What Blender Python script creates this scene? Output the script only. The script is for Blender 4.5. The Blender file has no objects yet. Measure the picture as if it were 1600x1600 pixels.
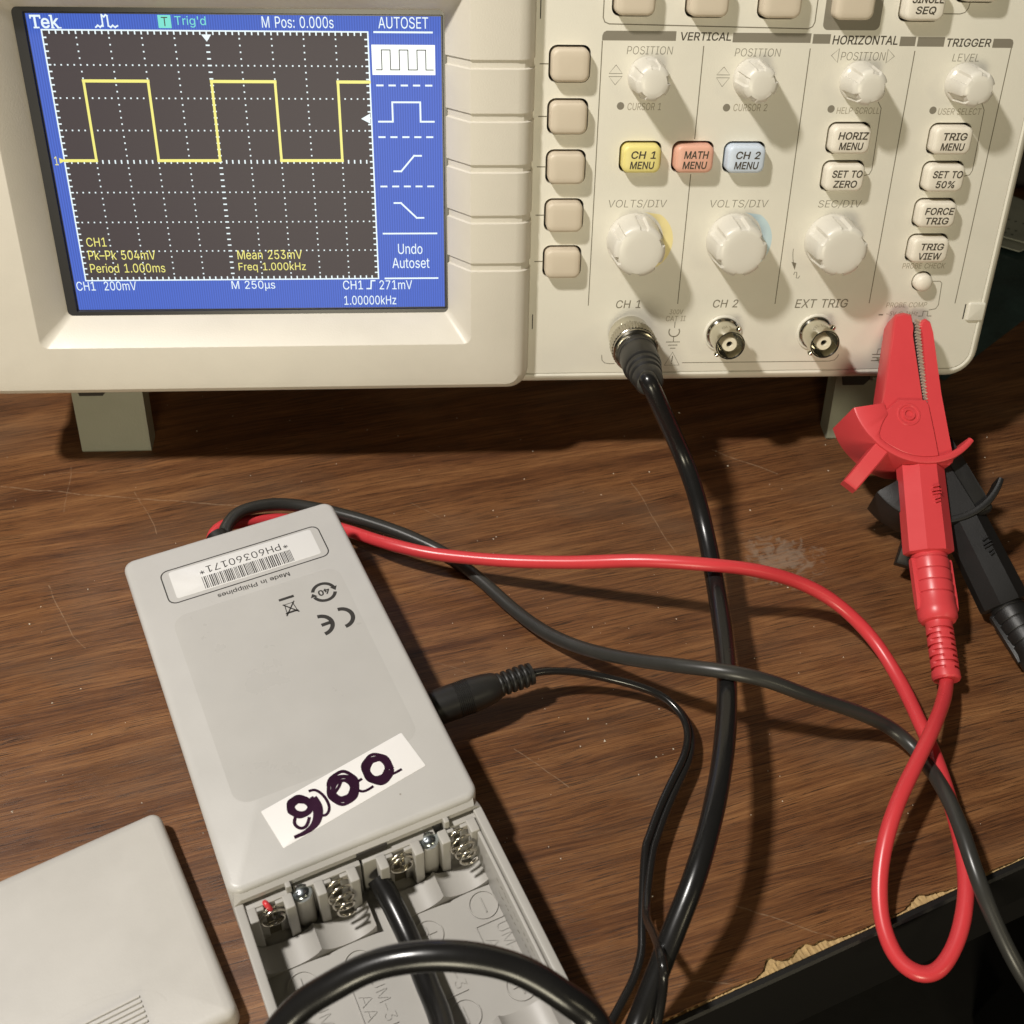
import bpy, bmesh, math, random, json
from mathutils import Vector, Matrix
from mathutils.geometry import delaunay_2d_cdt

random.seed(7)
sc = bpy.context.scene
COL = sc.collection
S = 0.001                      # everything below is written in millimetres
PI = math.pi

# ------------------------------------------------------------------ camera
cam_d = bpy.data.cameras.new('camera')
cam = bpy.data.objects.new('camera', cam_d)
COL.objects.link(cam)
sc.camera = cam
cam_d.sensor_width = 36.0
cam_d.lens = 36.0 * 1785.2 / 1600.0
cam_d.clip_start = 0.005
cam_d.clip_end = 50.0
RT, UP, FW = (Vector((0.99873, 0.03639, 0.03493)), Vector((-0.05044, 0.7206, 0.69151)), Vector((0.0, 0.6924, -0.72152)))
m = Matrix.Identity(4)
for i in range(3):
    m[i][0], m[i][1], m[i][2] = RT[i], UP[i], -FW[i]
m[2][3] = 0.2807
cam.matrix_world = m
cam_d.dof.use_dof = True
cam_d.dof.focus_distance = 0.335
cam_d.dof.aperture_fstop = 30.0

# ------------------------------------------------------------------ room light
world = bpy.data.worlds.new('World')
sc.world = world
world.use_nodes = True
wb = world.node_tree.nodes['Background']
wb.inputs['Color'].default_value = (1.0, 0.92, 0.74, 1)
wb.inputs['Strength'].default_value = 0.022


def area(name, loc, aim, size, power, col, shape='DISK', size_y=None):
    d = bpy.data.lights.new(name, 'AREA')
    d.shape = shape
    d.size = size * S
    if size_y:
        d.size_y = size_y * S
    d.energy = power
    d.color = col
    o = bpy.data.objects.new(name, d)
    COL.objects.link(o)
    o.location = Vector(loc) * S
    o.rotation_euler = (Vector(aim) - Vector(loc)).to_track_quat('-Z', 'Y').to_euler()
    return o


area('desk_lamp', (-330, 80, 740), (0, 220, 30), 55, 6.6, (1.0, 0.955, 0.90))
area('room_lamp', (10, -860, 215), (40, 280, 60), 300, 5.0, (1.0, 0.91, 0.68))
area('far_lamp', (720, -480, 520), (100, 290, 40), 160, 0.7, (1.0, 0.88, 0.58))

# ------------------------------------------------------------------ colour management
sc.view_settings.view_transform = 'Standard'
sc.view_settings.look = 'None'
sc.view_settings.exposure = 0.0
sc.view_settings.gamma = 1.0
sc.view_settings.use_curve_mapping = False
sc.render.engine = 'CYCLES'
sc.cycles.max_bounces = 8
sc.cycles.use_denoising = True


# ------------------------------------------------------------------ materials
class NT:
    """tiny node helper"""
    def __init__(self, mat):
        mat.use_nodes = True
        self.t = mat.node_tree
        self.b = self.t.nodes['Principled BSDF']

    def n(self, typ, **kw):
        nd = self.t.nodes.new(typ)
        for k, v in kw.items():
            setattr(nd, k, v)
        return nd

    def put(self, sock, v):
        if isinstance(v, bpy.types.NodeSocket):
            self.t.links.new(v, sock)
        elif v is not None:
            if hasattr(sock.default_value, '__len__') and not hasattr(v, '__len__'):
                v = (v, v, v)
            if hasattr(v, '__len__') and len(sock.default_value) == 4 and len(v) == 3:
                v = (*v, 1)
            sock.default_value = v

    def math(self, op, a, b=None, c=None, clamp=False):
        nd = self.n('ShaderNodeMath', operation=op, use_clamp=clamp)
        self.put(nd.inputs[0], a)
        self.put(nd.inputs[1], b)
        self.put(nd.inputs[2], c)
        return nd.outputs[0]

    def noise(self, vec, scale=1.0, detail=2.0, rough=0.5, dist=0.0):
        nd = self.n('ShaderNodeTexNoise')
        self.put(nd.inputs['Vector'], vec)
        self.put(nd.inputs['Scale'], scale)
        self.put(nd.inputs['Detail'], detail)
        self.put(nd.inputs['Roughness'], rough)
        self.put(nd.inputs['Distortion'], dist)
        return nd.outputs['Fac']

    def ramp(self, fac, stops):
        nd = self.n('ShaderNodeValToRGB')
        self.put(nd.inputs[0], fac)
        e = nd.color_ramp.elements
        while len(e) > 1:
            e.remove(e[-1])
        e[0].position, e[0].color = stops[0][0], (*stops[0][1], 1) if hasattr(stops[0][1], '__len__') else (stops[0][1],) * 3 + (1,)
        for p, c in stops[1:]:
            k = e.new(p)
            k.color = (*c, 1) if hasattr(c, '__len__') else (c, c, c, 1)
        return nd.outputs[0]

    def mix(self, f, a, b, mode='MIX'):
        nd = self.n('ShaderNodeMix', data_type='RGBA', blend_type=mode)
        self.put(nd.inputs[0], f)
        self.put(nd.inputs[6], a)
        self.put(nd.inputs[7], b)
        return nd.outputs[2]

    def coord(self, scale=(1, 1, 1), rot=0.0, loc=(0, 0, 0), src='Object'):
        tc = self.n('ShaderNodeTexCoord')
        mp = self.n('ShaderNodeMapping')
        self.t.links.new(tc.outputs[src], mp.inputs['Vector'])
        mp.inputs['Scale'].default_value = scale
        mp.inputs['Rotation'].default_value = (0, 0, rot)
        mp.inputs['Location'].default_value = loc
        return mp.outputs[0]

    def bump(self, h, strength=0.2, dist=0.0002):
        nd = self.n('ShaderNodeBump')
        self.put(nd.inputs['Height'], h)
        self.put(nd.inputs['Strength'], strength)
        nd.inputs['Distance'].default_value = dist
        self.t.links.new(nd.outputs[0], self.b.inputs['Normal'])


MATS = {}


def mat(name, col, rough=0.5, metal=0.0, spec=0.5, grain=0.0, grain_scale=2500, mottle=0.0, emit=None, emit_s=0.0, coat=0.0, specks=None):
    m_ = bpy.data.materials.new(name)
    t = NT(m_)
    b = t.b
    t.put(b.inputs['Base Color'], col)
    b.inputs['Roughness'].default_value = rough
    b.inputs['Metallic'].default_value = metal
    b.inputs['Specular IOR Level'].default_value = spec
    if coat:
        b.inputs['Coat Weight'].default_value = coat
        b.inputs['Coat Roughness'].default_value = 0.15
    if mottle:
        nf = t.noise(t.coord(), 55, 5, 0.6)
        hi = tuple(min(1, c * (1 + mottle)) for c in col)
        lo = tuple(c * (1 - mottle) for c in col)
        t.put(b.inputs['Base Color'], t.ramp(nf, [(0.3, lo), (0.7, hi)]))
        rr = t.math('MULTIPLY_ADD', nf, 0.25, rough - 0.12)
        t.put(b.inputs['Roughness'], rr)
    if specks:
        scol, sscale, keep = specks
        vo = t.n('ShaderNodeTexVoronoi', feature='F1')
        t.put(vo.inputs['Vector'], t.coord())
        vo.inputs['Scale'].default_value = sscale
        sepc = t.n('ShaderNodeSeparateColor')
        t.put(sepc.inputs[0], vo.outputs['Color'])
        size = t.math('MULTIPLY_ADD', sepc.outputs[1], 0.022, 0.008)
        dot = t.math('MULTIPLY', t.math('LESS_THAN', vo.outputs['Distance'], size), t.math('LESS_THAN', sepc.outputs[0], keep))
        src = b.inputs['Base Color'].links[0].from_socket if b.inputs['Base Color'].links else col
        t.put(b.inputs['Base Color'], t.mix(t.math('MULTIPLY', dot, 0.75), src, scol))
    if grain:
        g = t.noise(t.coord(), grain_scale, 2, 0.6)
        t.bump(g, grain, 0.00015)
    if emit is not None:
        t.put(b.inputs['Emission Color'], emit)
        b.inputs['Emission Strength'].default_value = emit_s
    MATS[name] = m_
    return m_


mat('scope_plastic', (0.70, 0.672, 0.575), 0.42, grain=0.22, grain_scale=2200, mottle=0.025)
mat('bezel_plastic', (0.64, 0.60, 0.51), 0.40, grain=0.30, grain_scale=1900, mottle=0.03, specks=((0.30, 0.26, 0.2), 70, 0.14))
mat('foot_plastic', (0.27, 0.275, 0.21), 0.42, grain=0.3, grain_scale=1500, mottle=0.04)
mat('button_tan', (0.60, 0.52, 0.40), 0.5, grain=0.1)
mat('button_ivory', (0.76, 0.71, 0.60), 0.45, grain=0.1)
mat('button_yellow', (0.78, 0.68, 0.24), 0.45)
mat('button_red', (0.74, 0.40, 0.29), 0.45)
mat('button_blue', (0.58, 0.66, 0.76), 0.45)
mat('knob_ivory', (0.69, 0.66, 0.575), 0.33, mottle=0.02)
mat('gap_dark', (0.03, 0.025, 0.02), 0.8)
mat('ink_dark', (0.055, 0.045, 0.03), 0.6)
mat('ink_grey', (0.17, 0.15, 0.105), 0.6)
mat('ink_faint', (0.33, 0.29, 0.21), 0.6)
mat('ink_bar', (0.205, 0.185, 0.14), 0.55)
mat('ink_yellow', (0.80, 0.69, 0.33), 0.5)
mat('ink_blue', (0.50, 0.64, 0.68), 0.5)
mat('chrome', (0.66, 0.63, 0.54), 0.12, metal=1.0)
mat('nickel', (0.46, 0.43, 0.36), 0.18, metal=1.0)
mat('dielectric', (0.78, 0.72, 0.55), 0.4)
mat('black_rubber', (0.018, 0.017, 0.015), 0.42, grain=0.12, grain_scale=1800, mottle=0.08)
mat('coax_jacket', (0.011, 0.0105, 0.010), 0.24, grain=0.05, grain_scale=900, mottle=0.1)
mat('cord_jacket', (0.014, 0.013, 0.012), 0.2)
mat('charcoal_jacket', (0.034, 0.033, 0.029), 0.33, mottle=0.12, specks=((0.5, 0.45, 0.38), 120, 0.15))
mat('red_jacket', (0.62, 0.048, 0.055), 0.3, mottle=0.04, specks=((0.85, 0.7, 0.65), 110, 0.3))
mat('red_plastic', (0.64, 0.058, 0.065), 0.36, grain=0.06, grain_scale=1500, mottle=0.03)
mat('black_plastic', (0.009, 0.0085, 0.008), 0.46, grain=0.25, grain_scale=2200, mottle=0.08)
mat('box_plastic', (0.51, 0.497, 0.472), 0.36, grain=0.09, grain_scale=1500, mottle=0.03, specks=((0.25, 0.22, 0.18), 90, 0.16))
mat('tray_plastic', (0.415, 0.398, 0.365), 0.42, grain=0.06, mottle=0.03)
mat('cover_plastic', (0.505, 0.485, 0.447), 0.38, grain=0.09, grain_scale=1500, mottle=0.035, specks=((0.25, 0.22, 0.18), 80, 0.22))
mat('box_field', (0.475, 0.462, 0.436), 0.30, grain=0.05, grain_scale=1500, mottle=0.03)
mat('label_film', (0.72, 0.71, 0.69), 0.16)
mat('sticker_white', (0.86, 0.84, 0.81), 0.35)
mat('marker_ink', (0.026, 0.007, 0.021), 0.22, mottle=0.5)
mat('print_black', (0.03, 0.027, 0.024), 0.5)
mat('screw_zinc', (0.62, 0.68, 0.72), 0.22, metal=1.0)
mat('wire_steel', (0.62, 0.58, 0.50), 0.22, metal=1.0)
mat('particle_board', (0.50, 0.34, 0.15), 0.85, grain=0.9, grain_scale=900, mottle=0.25)
mat('edge_band', (0.012, 0.011, 0.010), 0.42, grain=0.2, grain_scale=500)
mat('floor_dark', (0.022, 0.020, 0.018), 0.9, mottle=0.2)
mat('case_black', (0.022, 0.019, 0.016), 0.5, grain=0.2, grain_scale=900)
mat('crumb_white', (0.75, 0.68, 0.55), 0.6)
mat('lcd_frame', (0.012, 0.012, 0.014), 0.3)
mat('lcd_white', (0.05, 0.05, 0.05), 0.4, emit=(0.80, 0.93, 0.97), emit_s=1.0)
mat('lcd_yellow', (0.05, 0.05, 0.03), 0.4, emit=(0.86, 0.80, 0.19), emit_s=1.0)
mat('lcd_green', (0.03, 0.05, 0.04), 0.4, emit=(0.16, 0.72, 0.62), emit_s=1.0)
mat('lcd_box', (0.05, 0.05, 0.05), 0.4, emit=(0.95, 1.0, 0.95), emit_s=1.05)
mat('lcd_plot', (0.022, 0.018, 0.018), 0.45, spec=0.35, emit=(0.034, 0.026, 0.033), emit_s=1.0)
mat('tooth_metal', (0.86, 0.80, 0.68), 0.45, metal=0.35)


def lcd_blue():
    m_ = bpy.data.materials.new('lcd_blue')
    t = NT(m_)
    t.put(t.b.inputs['Base Color'], (0.02, 0.02, 0.03))
    t.b.inputs['Roughness'].default_value = 0.45
    t.b.inputs['Specular IOR Level'].default_value = 0.35
    w = t.n('ShaderNodeTexWave', wave_type='BANDS', bands_direction='X', wave_profile='SIN')
    t.put(w.inputs['Vector'], t.coord())
    w.inputs['Scale'].default_value = 2 * PI / 0.00072 / 20
    c = t.ramp(w.outputs['Fac'], [(0.2, (0.030, 0.090, 0.47)), (0.8, (0.048, 0.130, 0.60))])
    t.put(t.b.inputs['Emission Color'], c)
    t.b.inputs['Emission Strength'].default_value = 1.0
    MATS['lcd_blue'] = m_


lcd_blue()


# ------------------------------------------------------------------ mesh helpers (mm in, metres out)
def V(*a):
    return Vector(a)


class MB:
    def __init__(self):
        self.v, self.f = [], []

    def add(self, vs, fs):
        b = len(self.v)
        self.v += [tuple(x) for x in vs]
        self.f += [tuple(b + i for i in f) for f in fs]
        return self

    def loft(self, rings, cap0=True, cap1=True, closed=True):
        n = len(rings[0])
        vs = [p for r_ in rings for p in r_]
        fs = []
        for k in range(len(rings) - 1):
            for i in range(n if closed else n - 1):
                j = (i + 1) % n
                fs.append((k * n + i, k * n + j, (k + 1) * n + j, (k + 1) * n + i))
        if cap0:
            fs.append(tuple(reversed(range(n))))
        if cap1:
            fs.append(tuple(range((len(rings) - 1) * n, len(rings) * n)))
        return self.add(vs, fs)

    def prism(self, poly, z0, z1, fr=None):
        fr = fr or (lambda x, y, z: (x, y, z))
        return self.loft([[fr(x, y, z0) for x, y in poly], [fr(x, y, z1) for x, y in poly]])

    def box(self, x0, x1, y0, y1, z0, z1, r=0.0):
        if r <= 0:
            return self.prism([(x0, y0), (x1, y0), (x1, y1), (x0, y1)], z0, z1)
        return self.rbox(x0, x1, y0, y1, z0, z1, r, r)

    def rbox(self, x0, x1, y0, y1, z0, z1, rc, re, both=True, n=4):
        """box with rounded vertical corners rc and rounded top (and bottom) edges re"""
        def ring(ins, z):
            return [(x, y, z) for x, y in rrect(x0 + ins, y0 + ins, x1 - ins, y1 - ins, max(0.05, rc - ins), n)]
        rs = []
        if both:
            rs += [ring(re * (1 - math.sin(a)), z0 + re * (1 - math.cos(a))) for a in (0, PI / 6, PI / 3, PI / 2)]
        else:
            rs.append(ring(0, z0))
        rs += [ring(re * (1 - math.cos(a)), z1 - re + re * math.sin(a)) for a in (0, PI / 6, PI / 3, PI / 2)]
        return self.loft(rs)

    def lathe(self, prof, o, axis, n=32, fn=None, ref=None, caps=True):
        """prof: (radius, height); axis unit vector; fn(theta, r, h) -> r"""
        ax = Vector(axis).normalized()
        e1 = (Vector(ref) if ref else (V(1, 0, 0) if abs(ax.x) < 0.8 else V(0, 1, 0)))
        e1 = (e1 - ax * e1.dot(ax)).normalized()
        e2 = ax.cross(e1)
        rings = []
        for r_, h in prof:
            ring = []
            for k in range(n):
                a = 2 * PI * k / n
                rr = fn(a, r_, h) if fn else r_
                ring.append(Vector(o) + ax * h + (e1 * math.cos(a) + e2 * math.sin(a)) * max(rr, 1e-3))
            rings.append(ring)
        return self.loft(rings, caps, caps)

    def tube(self, pts, r_, n=14, cap=True):
        pts = [Vector(p) for p in pts]
        T = []
        for i in range(len(pts)):
            a, b = pts[max(0, i - 1)], pts[min(len(pts) - 1, i + 1)]
            T.append((b - a).normalized())
        nrm = T[0].orthogonal().normalized()
        rings = []
        for i, p in enumerate(pts):
            nrm = (nrm - T[i] * nrm.dot(T[i])).normalized()
            bi = T[i].cross(nrm)
            rr = r_(i / (len(pts) - 1)) if callable(r_) else r_
            rings.append([p + (nrm * math.cos(2 * PI * k / n) + bi * math.sin(2 * PI * k / n)) * rr for k in range(n)])
        return self.loft(rings, cap, cap)

    def ribbon(self, pts, w, z=0.0):
        """flat stroke in xy"""
        pts = [Vector((p[0], p[1])) for p in pts]
        L, R = [], []
        closed = (pts[0] - pts[-1]).length < 1e-3
        for i, p in enumerate(pts):
            if closed:
                a, b = pts[i - 1] if i else pts[-2], pts[(i + 1) % len(pts)] if i < len(pts) - 1 else pts[1]
            else:
                a, b = pts[max(0, i - 1)], pts[min(len(pts) - 1, i + 1)]
            t = (b - a).normalized()
            nn = Vector((-t.y, t.x)) * w / 2
            L.append((p.x + nn.x, p.y + nn.y, z))
            R.append((p.x - nn.x, p.y - nn.y, z))
        n = len(pts)
        return self.add(L + R, [(i, n + i, n + i + 1, i + 1) for i in range(n - 1)])

    def quad(self, x0, y0, x1, y1, z):
        return self.add([(x0, y0, z), (x1, y0, z), (x1, y1, z), (x0, y1, z)], [(0, 1, 2, 3)])

    def obj(self, name, material, parent=None, angle=35, at=None):
        me = bpy.data.meshes.new(name)
        o = Vector(at) if at else V(0, 0, 0)
        me.from_pydata([((x - o.x) * S, (y - o.y) * S, (z - o.z) * S) for x, y, z in self.v], [], self.f)
        bm = bmesh.new()
        bm.from_mesh(me)
        bmesh.ops.recalc_face_normals(bm, faces=bm.faces)
        bm.to_mesh(me)
        bm.free()
        me.materials.append(MATS[material])
        for p in me.polygons:
            p.use_smooth = True
        me.set_sharp_from_angle(angle=math.radians(angle))
        ob = bpy.data.objects.new(name, me)
        COL.objects.link(ob)
        ob.location = o * S
        if parent:
            ob.parent = parent
        return ob


def rrect(x0, y0, x1, y1, r_, n=5):
    out = []
    for cx, cy, a0 in ((x1 - r_, y0 + r_, -PI / 2), (x1 - r_, y1 - r_, 0), (x0 + r_, y1 - r_, PI / 2), (x0 + r_, y0 + r_, PI)):
        for k in range(n + 1):
            a = a0 + PI / 2 * k / n
            out.append((cx + r_ * math.cos(a), cy + r_ * math.sin(a)))
    return out


def circle(cx, cy, r_, n=24):
    return [(cx + r_ * math.cos(2 * PI * k / n), cy + r_ * math.sin(2 * PI * k / n)) for k in range(n)]


def spline(pts, per=8):
    """Catmull-Rom (centripetal-ish) through the points"""
    P = [Vector(p) for p in pts]
    P = [P[0] * 2 - P[1]] + P + [P[-1] * 2 - P[-2]]
    out = []
    for i in range(1, len(P) - 2):
        p0, p1, p2, p3 = P[i - 1:i + 3]
        for k in range(per):
            t = k / per
            out.append(0.5 * (2 * p1 + (p2 - p0) * t + (2 * p0 - 5 * p1 + 4 * p2 - p3) * t * t + (3 * p1 - p0 - 3 * p2 + p3) * t ** 3))
    out.append(P[-2])
    # light smoothing so that the hand-measured points do not kink
    for _ in range(3):
        q = list(out)
        for i in range(1, len(out) - 1):
            q[i] = (out[i - 1] + out[i] * 2 + out[i + 1]) / 4
        out = q
    return out


def thing(name, label, cat, mtx=None, loc=None, group=None):
    o = bpy.data.objects.new(name, None)
    o.empty_display_size = 0.02
    COL.objects.link(o)
    if mtx is not None:
        o.matrix_world = mtx
    if loc is not None:
        o.location = Vector(loc) * S
    tag(o, label, cat, group)
    return o


def tag(o, label, cat, group=None, kind=None):
    if label:
        o['label'] = label
    if cat:
        o['category'] = cat
    if group:
        o['group'] = group
    if kind:
        o['kind'] = kind
    return o


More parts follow.
